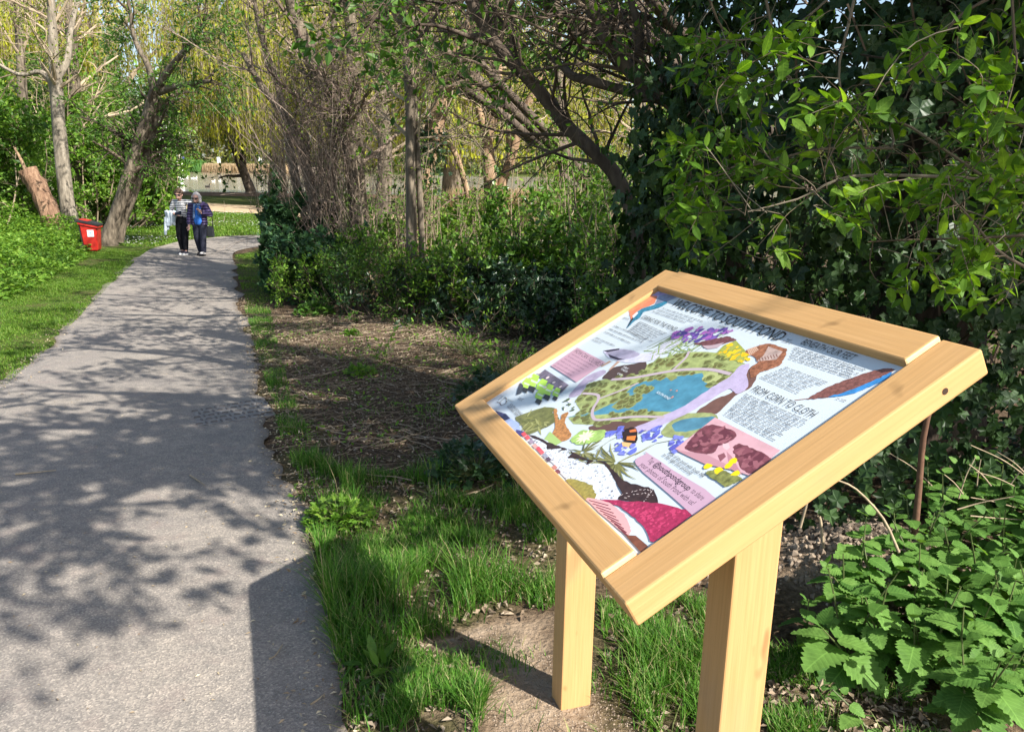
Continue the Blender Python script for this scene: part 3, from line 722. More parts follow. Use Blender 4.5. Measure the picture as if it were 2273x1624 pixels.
# coloured boxes and park emblem
p = Print('pink_box')
p.px(4, [(970, 660), (1187, 775), (962, 927), (765, 800)], (.52, .30, .38)); p.build(); p = Print('pink_box'); p.px(6, [(1500, 693), (1525, 700), (2040, 1040), (1872, 1168), (1850, 1160), (1418, 775)], (.52, .32, .42)); p.build()
p = Print('park_emblem')
for e in ([(350, 1078), (372, 1082), (385, 1105)], [(372, 1082), (420, 1040)], [(385, 1105), (420, 1090)], [(360, 1066), (402, 1030)], [(420, 1040), (428, 1066), (420, 1090)]): p.line(uvs(4, e), .0022, (.10, .06, .05))
for x, y in ((415, 1035), (440, 1050), (425, 1060), (455, 1062)): p.line(uvs(4, [(x, y), (x + 16, y + 12)]), .003, (.45, .5, .5))
p.build()
# lines of small print, too fine to read: rows of short strokes
p = Print('small_print')
def block(r, a0, a1, b0, b1, n, h=.0032, col=(.13, .14, .16), ragged=.12):
    A0, A1, B0, B1 = uvs(r, [a0, a1, b0, b1])
    for k in range(n):
        t = k / max(n - 1, 1); s = A0 * (1 - t) + B0 * t; e = A1 * (1 - t) + B1 * t; e = s + (e - s) * (1 - R.uniform(0, ragged))
        L = np.linalg.norm(e - s); d = (e - s) / L; x = 0; left = R.integers(2, 9)
        while x < L:
            if left == 0: left = R.integers(2, 10); x += .0032; continue
            left -= 1; w = R.uniform(.0014, .0026); q = s + d * x; hh_ = h * (1.35 if R.uniform() < .25 else .85); nn = np.array([-d[1], d[0]]) * hh_
            p.poly([q, q + d * w, q + d * w + nn, q + nn], col); Print.lay -= 1; x += w + .0012
block(4, (1625, 360), (1978, 478), (1550, 384), (1800, 470), 3)
block(4, (1445, 462), (1660, 560), (1360, 530), (1480, 620), 8)
block(4, (1250, 495), (1560, 620), (1180, 540), (1400, 640), 3); block(4, (1110, 585), (1280, 660), (1085, 600), (1150, 628), 2)
block(4, (925, 712), (1095, 808), (785, 800), (935, 885), 6, col=(.22, .12, .16))
block(5, (1238, 662), (1780, 838), (1200, 745), (1700, 905), 5); block(5, (1165, 815), (1512, 942), (980, 890), (1275, 1018), 6)
block(5, (862, 1022), (1392, 1252), (700, 1175), (1090, 1380), 9)
block(5, (1565, 1055), (1640, 1075), (1565, 1055), (1640, 1075), 1, .003); block(5, (1150, 612), (1225, 632), (1180, 600), (1225, 612), 2, .003)
block(4, (520, 1045), (550, 1060), (510, 1055), (540, 1070), 2, .003); block(4, (2055, 495), (2115, 512), (2055, 495), (2115, 512), 1, .003); block(4, (1320, 432), (1365, 445), (1320, 432), (1365, 445), 1, .003)
tag(p.build(), kind='stuff')
def lettering(name, lines, col, thin=-.006):
    """lines: (text, region, start of baseline, end of baseline, cap height in m)"""
    mb = MB(); dg = bpy.context.evaluated_depsgraph_get()
    for txt, r, s, e, h in lines:
        S, E_ = uvs(r, [s, e]); cu = bpy.data.curves.new('t', 'FONT'); cu.body = txt; cu.size = 1; cu.resolution_u = 2; cu.offset = thin
        ob = bpy.data.objects.new('t', cu); COL.objects.link(ob); dg.update(); me = ob.evaluated_get(dg).to_mesh()
        V = np.array([v.co[:] for v in me.vertices]); me.calc_loop_triangles(); T = np.array([t.vertices[:] for t in me.loop_triangles])
        ob.evaluated_get(dg).to_mesh_clear(); bpy.data.objects.remove(ob); bpy.data.curves.remove(cu)
        L = np.linalg.norm(E_ - S); x0, x1 = V[:, 0].min(), V[:, 0].max(); d = np.array([1.0, 0]); nn = np.array([0, 1.0])
        U = S + np.outer((V[:, 0] - x0) / (x1 - x0) * L, d) + np.outer(V[:, 1] / .70 * h, nn)
        Print.lay += 1
        mb.add(np.array([bw(u, v, PW + .0004 + Print.lay * 1.0e-6) for u, v in U]), T)
    return mb.mk(name, ink(col), panel)
BLK = (.012, .012, .015)
lettering('title_lettering', [('WELCOME TO SOUTH POND', 5, (283, 336), (1128, 600), .0335)], BLK, -.003)
for h_ in [('CARING FOR THE POND', 4, (1456, 434), (1722, 527), .0165), ('HOW CAN YOU HELP?', 4, (941, 694), (1150, 808), .0145), ('BENEATH OUR FEET', 5, (1283, 632), (1688, 752), .0185), ('FROM CORN TO CLOTH', 5, (902, 992), (1378, 1196), .0195)]:
    lettering('heading_lettering', [h_], (.03, .03, .035))
lettering('caption_lettering', [('View of the pond with South Mill', 6, (1665, 690), (1945, 866), .0085), ('to the right (not pictured)', 6, (1625, 705), (1850, 850), .0085)], (.07, .07, .08), 0)
lettering('emblem_lettering', [('SOUTH DOWNS', 4, (445, 1100), (545, 1172), .008), ('NATIONAL PARK', 4, (425, 1115), (505, 1190), .008)], (.07, .07, .08), 0)
lettering('handle_lettering', [('@southpondgroup', 6, (1552, 781), (1822, 977), .0135)], (.02, .01, .02), .016)
lettering('tag_lettering', [('Tag', 6, (1506, 748), (1540, 772), .0125), ('to share', 6, (1838, 989), (1925, 1052), .0125), ('your photos of South Pond with us!', 6, (1446, 782), (1850, 1092), .0125)], (.06, .03, .05), 0)
for h_ in [[('SOUTH POND', 4, (1575, 1008), (1680, 1058), .007)], [('PUBLIC', 4, (1320, 812), (1360, 828), .006), ('TOILETS', 4, (1300, 828), (1355, 848), .006), ('CAFE', 4, (1275, 862), (1310, 878), .006)]]:
    lettering('map_lettering', h_, (.75, .78, .8), 0)
# ------------------------------------------------------------------ trees and plants
BARK_PALE = bark('bark_pale', (.10, .086, .066), (.25, .215, .165), (.38, .335, .265), 15, .2)
BARK_WARM = bark('bark_warm', (.15, .09, .055), (.33, .22, .135), (.48, .345, .22), 15)
BARK_DARK = bark('bark_dark', (.045, .035, .028), (.11, .085, .065), (.20, .16, .12), 10)
BARK_STUMP = bark('bark_stump', (.10, .055, .035), (.27, .165, .105), (.40, .27, .175), 14, .25, 1.0, .08)
BARK_MID = bark('bark_brown', (.05, .04, .03), (.16, .13, .095), (.29, .24, .175), 17)
TWIG_TAN = islandmat('twig_tan', [(.16, .12, .085), (.30, .235, .16), (.40, .32, .22)])
TWIG_DARK = islandmat('twig_dark', [(.045, .035, .028), (.10, .075, .055), (.17, .13, .095)])
VINE = islandmat('vine_stems', [(.11, .08, .065), (.22, .165, .13), (.33, .26, .20)])
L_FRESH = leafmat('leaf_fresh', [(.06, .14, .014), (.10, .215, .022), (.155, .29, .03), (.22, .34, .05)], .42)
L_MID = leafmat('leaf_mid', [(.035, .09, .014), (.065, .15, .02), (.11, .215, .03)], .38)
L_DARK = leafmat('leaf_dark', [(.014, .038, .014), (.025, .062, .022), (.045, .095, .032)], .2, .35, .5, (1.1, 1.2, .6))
L_BLUE = leafmat('leaf_bluegreen', [(.018, .055, .024), (.035, .09, .034), (.065, .14, .045)], .28)
L_WILLOW = leafmat('leaf_willow', [(.24, .27, .02), (.36, .38, .026), (.46, .46, .04), (.28, .33, .03)], .5, .5, .2, (1.2, 1.2, .4))
L_LAUREL = leafmat('leaf_laurel', [(.04, .10, .012), (.085, .19, .02), (.15, .28, .04)], .28, .35, .45)
L_IVY = leafmat('leaf_ivy', [(.015, .036, .010), (.026, .060, .015), (.048, .098, .026)], .15, .5, .3)  # ivy green darkened, part of the shade on the column is in this colour
L_IVYO = leafmat('leaf_ivy_single', [(.014, .034, .012), (.024, .052, .018), (.038, .075, .026), (.06, .10, .045)], .1, .42, .4, per='obj', veins=5)  # same darkened ivy green for the single leaves, shade included in it
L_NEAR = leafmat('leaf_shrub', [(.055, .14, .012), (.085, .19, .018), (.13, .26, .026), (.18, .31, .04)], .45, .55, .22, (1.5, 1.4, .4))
L_NEARO = leafmat('leaf_shrub_single', [(.055, .14, .012), (.085, .19, .018), (.13, .26, .026), (.18, .31, .04)], .45, .55, .22, (1.5, 1.4, .4), per='obj', veins=7)
L_NETO = leafmat('leaf_nettle', [(.065, .155, .03), (.105, .22, .042), (.15, .28, .06)], .35, .6, .2, per='obj', veins=8)
L_BUD = leafmat('leaf_bud', [(.12, .19, .025), (.20, .27, .035), (.28, .32, .05)], .45)
L_BROWN = leafmat('far_brown', [(.16, .12, .07), (.24, .19, .10), (.22, .22, .07)], .3, .8, .1)
def gz1(x, y): return float(hgt(x, y))
def attach(mb, tmpl, P, Rr, n, size, rng, tmin=.3, mix=.8, nb=.5, jit=.02, flat=None, m=0, wid=None, down=0.0):
    pos, T, r = sample(P, Rr, n, tmin, rng)
    d = T + mix * rng.normal(size=(n, 3)); d[:, 2] -= down
    pos = pos + jit * rng.normal(size=(n, 3))
    M = frames(d, nb, rng, flat); V, F = leaves(tmpl, pos, M, rng.uniform(*size, n), wid); mb.add(V, F, m)
def bush(name, label, group, x, y, h, rad, lm, sm, nst=9, n1=70, n2=500, nl=6000, ls=(.05, .09), tmpl=KITE, seed=1, spread=70, cat='shrub', sr=.014, lean=(0, 0), flat=None, base=.25, z0=None, nb=.5):
    g = np.random.default_rng(seed); z = gz1(x, y) if z0 is None else z0
    t = empty(name, (x, y, z), label, cat, group)
    az = g.uniform(0, 2 * np.pi, nst); el = np.radians(g.uniform(6, spread, nst))
    b = np.c_[x + base * rad * np.cos(az) * g.uniform(.2, 1, nst), y + base * rad * np.sin(az) * g.uniform(.2, 1, nst), np.full(nst, z - .03)]
    d = np.c_[np.sin(el) * np.cos(az) + lean[0], np.sin(el) * np.sin(az) + lean[1], np.cos(el)]
    L = h * g.uniform(.5, 1.12, nst) / np.maximum(np.cos(el), h / np.maximum(rad * 1.25, .01) * np.sin(el) * .75)
    L = np.minimum(L, 1.2 * h)
    k = 7; P = np.zeros((nst, k, 3)); P[:, 0] = b
    for j in range(1, k):
        d = nrm(d + .10 * g.normal(size=d.shape) + np.array([0, 0, .03])); P[:, j] = P[:, j - 1] + d * (L / (k - 1))[:, None]
    Rr = sr * g.uniform(.7, 1.3, nst)[:, None] * np.linspace(1, .35, k)[None]
    def keep_in(Q):
        q = Q[..., :2] - [x, y]; dd = np.linalg.norm(q, axis=-1, keepdims=True); Q[..., :2] = [x, y] + q * np.where(dd > rad, rad * (1 + .2 * np.tanh((dd - rad) / rad)) / np.maximum(dd, 1e-6), 1); return Q
    P = keep_in(P)
    P1, R1 = grow(P, Rr, n1, (.2 * rad, .55 * rad), (25, 70), 5, .05, .16, .6, .2, g); P1 = keep_in(P1)
    P2, R2 = grow(P1, R1, n2, (.10 * rad, .30 * rad), (25, 75), 4, .05, .16, .6, .2, g)
    mb = MB()
    mb.add(*tubes(P, Rr, 5, g)); mb.add(*tubes(P1, R1, 4, g)); mb.add(*tubes(P2, np.maximum(R2, .0015), 3, g))
    mb.mk('stems', sm, t)
    lb = MB(); attach(lb, tmpl, P2, R2, int(nl * .75), ls, g, .15, .8, nb, .03 * rad, flat); attach(lb, tmpl, P1, R1, int(nl * .25), ls, g, .2, .9, nb, .05 * rad, flat)
    lb.mk('foliage', lm, t); return t
def pxline(pts, dist, k=12):
    d = dist if np.ndim(dist) else [dist] * len(pts)
    return spline([at(x, y, e) for (x, y), e in zip(pts, d)], k)
def tree(name, label, group, trunks, bm_, tm, lv, lm=None, nl=0, ls=(.05, .1), tmpl=KITE, seed=1, S=12, cat='tree', rough=.05, tmin0=.35, extra=None, sink=.25, down=0, mixl=.8, nb=.4, k0=16):
    """trunks: list of (polyline, radii); lv: growth levels (n, length, angle, up, wander, rr, grav)"""
    g = np.random.default_rng(seed)
    b = trunks[0][0][0]; z = min(gz1(b[0], b[1]), b[2])
    t = empty(name, (b[0], b[1], z), label, cat, group)
    mb = MB(); Ps = []; Rs = []
    for q, (pl, rr) in enumerate(trunks):
        P = spline(pl, k0); r = lerp1(rr, k0)
        if q == 0 and sink: P = np.vstack([P[0] + (P[0] - P[1]) * 0 + np.array([0, 0, -sink - max(0, P[0][2] - z)]), P]); r = np.r_[r[0] * 1.25, r]; P = spline(P, k0); r = lerp1(r, k0)
        mb.add(*tubes(P, r, S, g, rough)); Ps.append(P); Rs.append(r)
    mb.mk('trunk', bm_, t, smooth=True)
    P = np.array(Ps); Rr = np.array(Rs); mb = MB(); lvl = []
    for i, (n, ln, an, up, wa, rr, gr) in enumerate(lv):
        P, Rr = grow(P, Rr, n, ln, an, 6 if i < 2 else 5, up, wa, rr, tmin0 if i == 0 else .2, g, grav=gr)
        Rr = np.maximum(Rr, .0018 if i else .004); mb.add(*tubes(P, Rr, [6, 4, 3, 3][i], g)); lvl.append((P, Rr))
    if extra is not None: extra(mb, lvl, g)
    if mb.n: mb.mk('branches', tm, t)
    if lm is not None and nl:
        lb = MB(); P, Rr = lvl[-1]; attach(lb, tmpl, P, Rr, int(nl * .8), ls, g, .2, mixl, nb, .03, None, 0, None, down)
        P, Rr = lvl[-2] if len(lvl) > 1 else lvl[-1]; attach(lb, tmpl, P, Rr, int(nl * .2), ls, g, .4, mixl, nb, .03, None, 0, None, down)
        lb.mk('crown', lm, t)
    return t

# --- far bank and beyond
g = np.random.default_rng(5)
n = 42000
fx = g.uniform(-190, 190, n); fy = g.uniform(224, 262, n); top = 11 + 11 * noise2(fx, fy, 14) + 6 * noise2(fx, fy * 0, 31)
fz = hgt(fx, fy) + top * g.uniform(0, 1, n) ** .8
V, F = leaves(KITE, np.c_[fx, fy, fz], frames(g.normal(size=(n, 3)), .2, g), g.uniform(.9, 2.4, n))
m_far = leafmat('far_wood_leaves', [(.15, .13, .08), (.24, .20, .11), (.15, .20, .05), (.32, .33, .08), (.10, .15, .04), (.28, .24, .14)], .3, .8, .1)
o = mk('far_wood', V, F, m_far, loc=(0, 240, 0)); tag(o, 'hazy mixed wood on the far side of the pond', 'wood', kind='stuff')
def reeds(name, label, px0, px1, y, h, cols, n, seed, ysp=3.0, zb=None, w=.05):
    g = np.random.default_rng(seed); x0 = at(px0, 380, y)[0]; x1 = at(px1, 380, y)[0]
    X = g.uniform(x0, x1, n); Y = y + g.uniform(-ysp, ysp, n); Z = hgt(X, Y) if zb is None else np.full(n, zb)
    d = np.c_[g.normal(size=n) * .12, g.normal(size=n) * .12, np.ones(n)]
    V, F = leaves(SLIM, np.c_[X, Y, Z], frames(d, .1, g), g.uniform(.7, 1.05, n) * h, w)
    o = mk(name, V, F, leafmat(name + '_blades', cols, .3, .7, .2), loc=((x0 + x1) / 2, y, float(Z.min()))); return tag(o, label, 'reeds', kind='stuff')
reeds('green_reeds', 'bright green reeds at the water edge on the far bank', 366, 450, 214, 3.4, [(.06, .16, .04), (.09, .22, .05), (.12, .24, .06)], 3600, 8, 3, -.7, .6)
reeds('dry_reeds', 'pale dry reeds along the far bank of the pond', 452, 640, 216, 2.6, [(.40, .30, .18), (.50, .39, .25), (.34, .26, .16)], 7000, 9, 3, -.7, .6)
reeds('tan_reeds', 'tall tan dry grass beyond the leaning sunlit trunks', 1000, 1300, 26, 1.5, [(.36, .26, .14), (.46, .34, .20), (.30, .23, .12)], 5000, 10, 2.5, None, .18)

# --- willows with hanging strands
def willow(name, label, px, dist, h, rad, nst, seed, low, nleaf=13, lsz=(.18, .36)):
    g = np.random.default_rng(seed); b = at(px, 420, dist); x, y = b[0], b[1]; z = gz1(x, y)
    t = empty(name, (x, y, z), label, 'tree', 'weeping willows round the pond')
    P = spline([(x, y, z - .3), (x + .2, y, z + h * .3), (x - .2, y + .2, z + h * .62)], 10)[None]; Rr = lerp1([.055 * h * .8, .03 * h, .02 * h], 10)[None]
    mb = MB().add(*tubes(P, Rr, 10, g, .06)); mb.mk('trunk', BARK_MID, t, smooth=True)
    P1, R1 = grow(P, Rr, 16, (rad * .7, rad * 1.35), (25, 70), 8, .45, .12, .5, .45, g, grav=-.06)
    P2, R2 = grow(P1, R1, 130, (rad * .25, rad * .6), (20, 60), 5, .1, .15, .5, .3, g, grav=-.1)
    pos, T, r = sample(P2, R2, nst, .2, g)
    k = 7; Lh = np.maximum(pos[:, 2] - z - low - g.uniform(0, 2.5, nst) ** 1.3, .5) * g.uniform(.6, 1, nst); L = Lh[:, None] / (k - 1)
    S_ = np.zeros((nst, k, 3)); S_[:, 0] = pos; d = np.c_[T[:, :2] * .7, np.full(nst, -.6)]
    for j in range(1, k): d = nrm(d * [.6, .6, 1] + .04 * g.normal(size=d.shape) + np.array([0, 0, -.5])); S_[:, j] = S_[:, j - 1] + d * L
    mb = MB(); mb.add(*tubes(P1, R1, 5, g)); mb.add(*tubes(P2, np.maximum(R2, .01), 4, g)); mb.add(*tubes(S_, np.full((nst, k), .006), 3, g)); mb.mk('branches', TWIG_TAN, t)
    lb = MB(); n = nst * nleaf; pos, T, r = sample(S_, np.full((nst, k), .01), n, 0, g); dd = T + .35 * g.normal(size=(n, 3))
    V, F = leaves(SLIM, pos, frames(dd, .1, g), g.uniform(*lsz, n), 1.7); lb.add(V, F); lb.mk('crown', L_WILLOW, t)
willow('willow_tree', 'yellow weeping willow hanging over the pond behind the two walkers', 615, 57, 15, 7.5, 2550, 21, 2.6, 16)
willow('willow_tree', 'yellow weeping willow above the shrubs left of the leaning trunk', 230, 52, 15, 8.0, 2550, 22, 3.5, 15)
willow('willow_tree', 'yellow green weeping willow behind the vine tangled trunks', 720, 46, 14, 7.5, 2550, 23, 1.8, 15)
willow('willow_tree', 'bright willow curtain seen right of the slim grey trunk', 1000, 40, 13, 6.3, 2550, 24, 1.6, 15)
willow('willow_tree', 'pale far willow between the leaning trunk and the arching limb', 1240, 62, 13, 6.9, 1870, 25, 2.5, 14)
willow('willow_tree', 'far willow at the left edge behind the tall trunk', -40, 60, 15, 8.0, 1870, 26, 3, 14)

# --- left: trunks, stump, hedge shrubs
def lv(*a): return list(a)
tA = tree('tall_tree', 'tall pale trunk rising from the green bank left of the red bin', None,
     [(pxline([(166, 512), (152, 470), (135, 330), (125, 200), (117, 90), (110, -80)], 22.0), [.27, .20, .18, .16, .12, .08]),
      (pxline([(124, 190), (90, 160), (40, 165), (-40, 120)], 22.0), [.09, .065, .05, .03]), (pxline([(126, 175), (150, 130), (158, 60), (190, -60)], [22, 22.2, 22.5, 23]), [.11, .09, .07, .05])],
     BARK_PALE, TWIG_TAN, [(22, (.8, 2.4), (25, 65), .1, .14, .35, 0), (130, (.4, 1.2), (25, 65), .05, .16, .5, 0), (520, (.2, .6), (25, 65), 0, .16, .5, 0)], L_BUD, 2200, (.05, .10), seed=31, tmin0=.5)
tree('back_tree', 'dark trunk standing just behind the tall pale trunk', None, [(pxline([(178, 500), (172, 380), (168, 260), (160, 120), (150, -80)], 26), [.3, .24, .2, .17, .1])],
     BARK_MID, TWIG_TAN, [(14, (1, 2.6), (25, 60), .1, .14, .35, 0), (90, (.4, 1.4), (25, 65), .05, .16, .5, 0), (360, (.2, .7), (25, 65), 0, .16, .5, 0)], seed=32)
tree('ivied_tree', 'leafy trunk at the left edge of the hedge', None, [(pxline([(62, 470), (58, 330), (50, 220), (45, 100), (30, -80)], 29), [.26, .2, .17, .15, .1])],
     BARK_MID, TWIG_TAN, [(14, (1, 2.6), (25, 60), .1, .14, .35, 0), (90, (.4, 1.4), (25, 65), .05, .16, .5, 0), (360, (.2, .7), (25, 65), 0, .16, .5, 0)], L_BUD, 2000, (.06, .12), seed=33)
# sawn stump leaning left
g = np.random.default_rng(40); b0 = at(128, 512, 21.2); b1 = at(62, 376, 21.2)
st = empty('sawn_stump', (b0[0], b0[1], gz1(b0[0], b0[1])), 'thick sawn off trunk leaning left beside the tall pale trunk', 'stump')
P = spline([b0 - [0, 0, .4], b0 * .5 + b1 * .5 + [.03, 0, 0], b1], 14); V, Q = tubes(P, lerp1([.30, .25, .235, .225], 14), 16, g, .09)
o = mk('trunk', V, Q, BARK_STUMP, st, smooth=True)
ringv = V[-16:]; c = ringv.mean(0); mk('cut_face', np.vstack([[c + [0, 0, .005]], ringv]), np.array([(0, 1 + i, 1 + (i + 1) % 16) for i in range(16)]), plain('cut_wood', (.46, .33, .21), .8, .1, .2, 12), st)
s0 = at(52, 378, 21.6); mk('dead_branch', *[x if i == 0 else [x] for i, x in enumerate(tubes(pxline([(100, 470), (60, 385), (44, 350), (30, 325)], 22.4, 8), lerp1([.09, .06, .045, .02], 8), 7, g, .08))], BARK_WARM, st, smooth=True)
tree('leaning_tree', 'double trunk leaning right over the lawn behind the red bin', None,
     [(pxline([(240, 533), (254, 490), (275, 420), (305, 330), (343, 205)], 20.3), [.23, .17, .155, .145, .13]), (pxline([(262, 535), (272, 490), (300, 420), (330, 320), (352, 215)], 20.5), [.15, .12, .12, .12, .11]),
      (pxline([(343, 210), (372, 160), (420, 100), (470, 30)], [20.3, 20, 19.6, 19]), [.11, .085, .06, .04]), (pxline([(343, 215), (330, 150), (300, 90), (285, 0)], 20.3), [.10, .075, .055, .035]), (pxline([(350, 205), (400, 190), (470, 180)], [20.3, 20, 19.6]), [.1, .07, .04])],
     BARK_MID, TWIG_DARK, [(50, (.6, 1.6), (30, 70), .05, .15, .45, 0), (320, (.3, .9), (30, 70), 0, .16, .5, -.05), (1100, (.15, .45), (30, 70), 0, .16, .5, -.05)], L_MID, 6500, (.09, .17), SLIM and (KITE[0] * [1, .6, 1], KITE[1]), seed=34, tmin0=.55)
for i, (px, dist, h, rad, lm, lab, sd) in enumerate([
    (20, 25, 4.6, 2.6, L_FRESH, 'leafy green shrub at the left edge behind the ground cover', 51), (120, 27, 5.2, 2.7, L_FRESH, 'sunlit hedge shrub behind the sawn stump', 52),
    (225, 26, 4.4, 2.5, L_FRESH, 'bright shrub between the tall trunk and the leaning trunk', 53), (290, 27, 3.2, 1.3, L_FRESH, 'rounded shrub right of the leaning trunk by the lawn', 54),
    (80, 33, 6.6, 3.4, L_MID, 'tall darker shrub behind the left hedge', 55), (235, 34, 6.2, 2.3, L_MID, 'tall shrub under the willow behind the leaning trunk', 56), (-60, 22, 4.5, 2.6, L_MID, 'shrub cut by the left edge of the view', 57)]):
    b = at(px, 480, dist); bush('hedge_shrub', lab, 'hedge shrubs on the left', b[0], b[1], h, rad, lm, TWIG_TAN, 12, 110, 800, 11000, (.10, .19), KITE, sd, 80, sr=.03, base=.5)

# --- middle: vine tangled clump
def vines(mb, lvl, g):
    n = 1300; px = g.normal(735, 62, n); py = g.uniform(120, 560, n); px += (330 - py) * .16 * (px < 740)
    dd = 13.4 + g.normal(size=n) * .35; b = np.array([at(a, c, e) for a, c, e in zip(px, py, dd)])
    k = 8; d = nrm(np.c_[g.normal(size=n), g.normal(size=n) * .5, g.normal(size=n) * .6 + .2]); L = g.uniform(.25, 1.0, n)[:, None] / (k - 1)
    P = np.zeros((n, k, 3)); P[:, 0] = b; curl = g.normal(size=(n, 3)) * .28
    for j in range(1, k): d = nrm(d + curl + .12 * g.normal(size=d.shape) + [0, 0, -.10]); P[:, j] = P[:, j - 1] + d * L
    mb.add(*tubes(P, np.maximum(g.uniform(.002, .005, n)[:, None] * np.linspace(1, .5, k), .0018), 3, g))
    n = 260; px = g.normal(735, 48, n); b = np.array([at(a, c, e) for a, c, e in zip(px, g.uniform(380, 560, n), 13.2 + g.normal(size=n) * .3)])
    d = nrm(np.c_[g.normal(size=n) * .35 - .25, g.normal(size=n) * .3, np.ones(n)]); P = np.zeros((n, k, 3)); P[:, 0] = b; L = g.uniform(1.0, 2.6, n)[:, None] / (k - 1)
    for j in range(1, k): d = nrm(d + .10 * g.normal(size=d.shape)); P[:, j] = P[:, j - 1] + d * L
    mb.add(*tubes(P, np.full((n, k), .004), 3, g))
tree('vine_tangled_tree', 'clump of dark trunks wrapped in dead climbing stems right of the path', None,
     [(pxline([(806, 580), (800, 500), (778, 320), (735, 209), (691, 139), (650, 20), (630, -60)], 13.5), [.21, .17, .15, .135, .125, .10, .085]),
      (pxline([(795, 520), (792, 330), (786, 250), (785, 139), (775, 21), (770, -60)], 13.7), [.15, .13, .12, .105, .1, .08]),
      (pxline([(715, 560), (698, 463), (670, 331), (632, 258), (580, 190), (540, 120)], 13.9), [.12, .1, .09, .075, .06, .04]),
      (pxline([(745, 560), (735, 453), (741, 313), (744, 174), (740, 35), (738, -60)], 14.2), [.1, .085, .075, .065, .055, .045]),
      (pxline([(700, 540), (660, 420), (622, 209), (587, 104), (560, -20)], 14.6), [.09, .08, .06, .05, .04])],
     BARK_MID, VINE, [(44, (.6, 2.0), (25, 65), .12, .15, .32, 0), (320, (.4, 1.1), (25, 65), .03, .17, .5, 0), (1500, (.2, .6), (25, 65), 0, .18, .5, 0)], L_BUD, 5200, (.03, .065), seed=35, tmin0=.3, extra=vines)
tree('slim_tree', 'slim straight grey trunk with a thinner stem beside it in the undergrowth', None,
     [(pxline([(912, 640), (914, 522), (911, 383), (911, 244), (904, 115), (893, 0), (885, -90)], 11.2), [.085, .078, .075, .072, .069, .065, .06]), (pxline([(936, 640), (937, 540), (930, 400), (924, 270), (915, 150)], 11.25), [.05, .046, .042, .036, .03])],
     BARK_MID, TWIG_TAN, [(26, (.4, 1.5), (30, 75), .1, .14, .45, 0), (180, (.3, .8), (25, 65), .03, .16, .5, 0), (800, (.15, .45), (25, 65), 0, .17, .5, 0)], L_BUD, 2200, (.025, .05), seed=36, tmin0=.5)
def ivy_on(mb, lvl, g): pass
tF = tree('sunlit_leaning_tree', 'sunlit orange barked trunk leaning right with ivy at its foot', None,
     [(pxline([(922, 470), (945, 355), (970, 261), (991, 192), (1019, 115), (1060, 35), (1100, -60)], 14.0), [.2, .165, .16, .155, .15, .14, .11]), (pxline([(1015, 120), (1020, 60), (1005, -40)], 14.2), [.08, .06, .05]), (pxline([(985, 310), (1010, 340), (1030, 400), (1040, 440)], 14.0), [.04, .05, .05, .05])],
     BARK_WARM, TWIG_DARK, [(14, (.8, 2.0), (30, 70), .1, .15, .3, 0), (90, (.4, 1.3), (25, 65), .02, .16, .5, 0), (340, (.2, .7), (25, 65), 0, .17, .5, 0)], L_FRESH, 1500, (.04, .08), seed=37, tmin0=.5)
g = np.random.default_rng(60); lb = MB(); Pi = pxline([(915, 480), (940, 360), (958, 300)], 13.85)[None]; attach(lb, IVY, Pi, np.full((1, 12), .1), 900, (.05, .1), g, 0, 2.0, .2, .16); lb.mk('ivy_leaves', L_DARK, tF)
tree('forked_tree', 'forked pale brown trunks in the sun beyond the undergrowth', None,
     [(pxline([(1090, 500), (1090, 454), (1086, 359), (1079, 302), (1104, 242), (1101, 170), (1109, 76), (1110, -60)], 16), [.17, .15, .14, .135, .12, .11, .1, .08]), (pxline([(1098, 470), (1120, 390), (1139, 340), (1154, 272), (1181, 212), (1215, 140)], 16.1), [.11, .1, .09, .08, .07, .05]),
      (pxline([(1079, 305), (1062, 240), (1050, 180), (1065, 110)], 16), [.08, .065, .05, .04]), (pxline([(1130, 350), (1125, 240), (1105, 150), (1085, 80)], 15.8), [.05, .045, .04, .03])],
     BARK_WARM, TWIG_TAN, [(20, (.8, 2.0), (30, 70), .1, .16, .3, 0), (120, (.4, 1.2), (25, 65), .02, .17, .5, 0), (420, (.2, .6), (25, 65), 0, .18, .5, 0)], L_BUD, 1600, (.04, .08), seed=38, tmin0=.25)
tree('arching_tree', 'dark limb arching up to the left out of the undergrowth', None,
     [(pxline([(1420, 520), (1375, 400), (1336, 355), (1294, 314), (1249, 272), (1200, 204), (1155, 159), (1105, 102), (1075, 57), (1035, -20)], 5.5), [.06, .055, .05, .048, .046, .045, .044, .043, .042, .04]),
      (pxline([(1105, 105), (1050, 85), (980, 60), (930, 55)], [5.5, 5.4, 5.3, 5.2]), [.02, .016, .012, .008])],
     BARK_DARK, TWIG_DARK, [(24, (.4, 1.1), (35, 80), .1, .18, .30, 0), (110, (.25, .6), (25, 70), .02, .2, .5, 0), (330, (.12, .35), (25, 70), 0, .2, .5, 0)], L_NEAR, 300, (.03, .06), OVAL, seed=39, tmin0=.2)
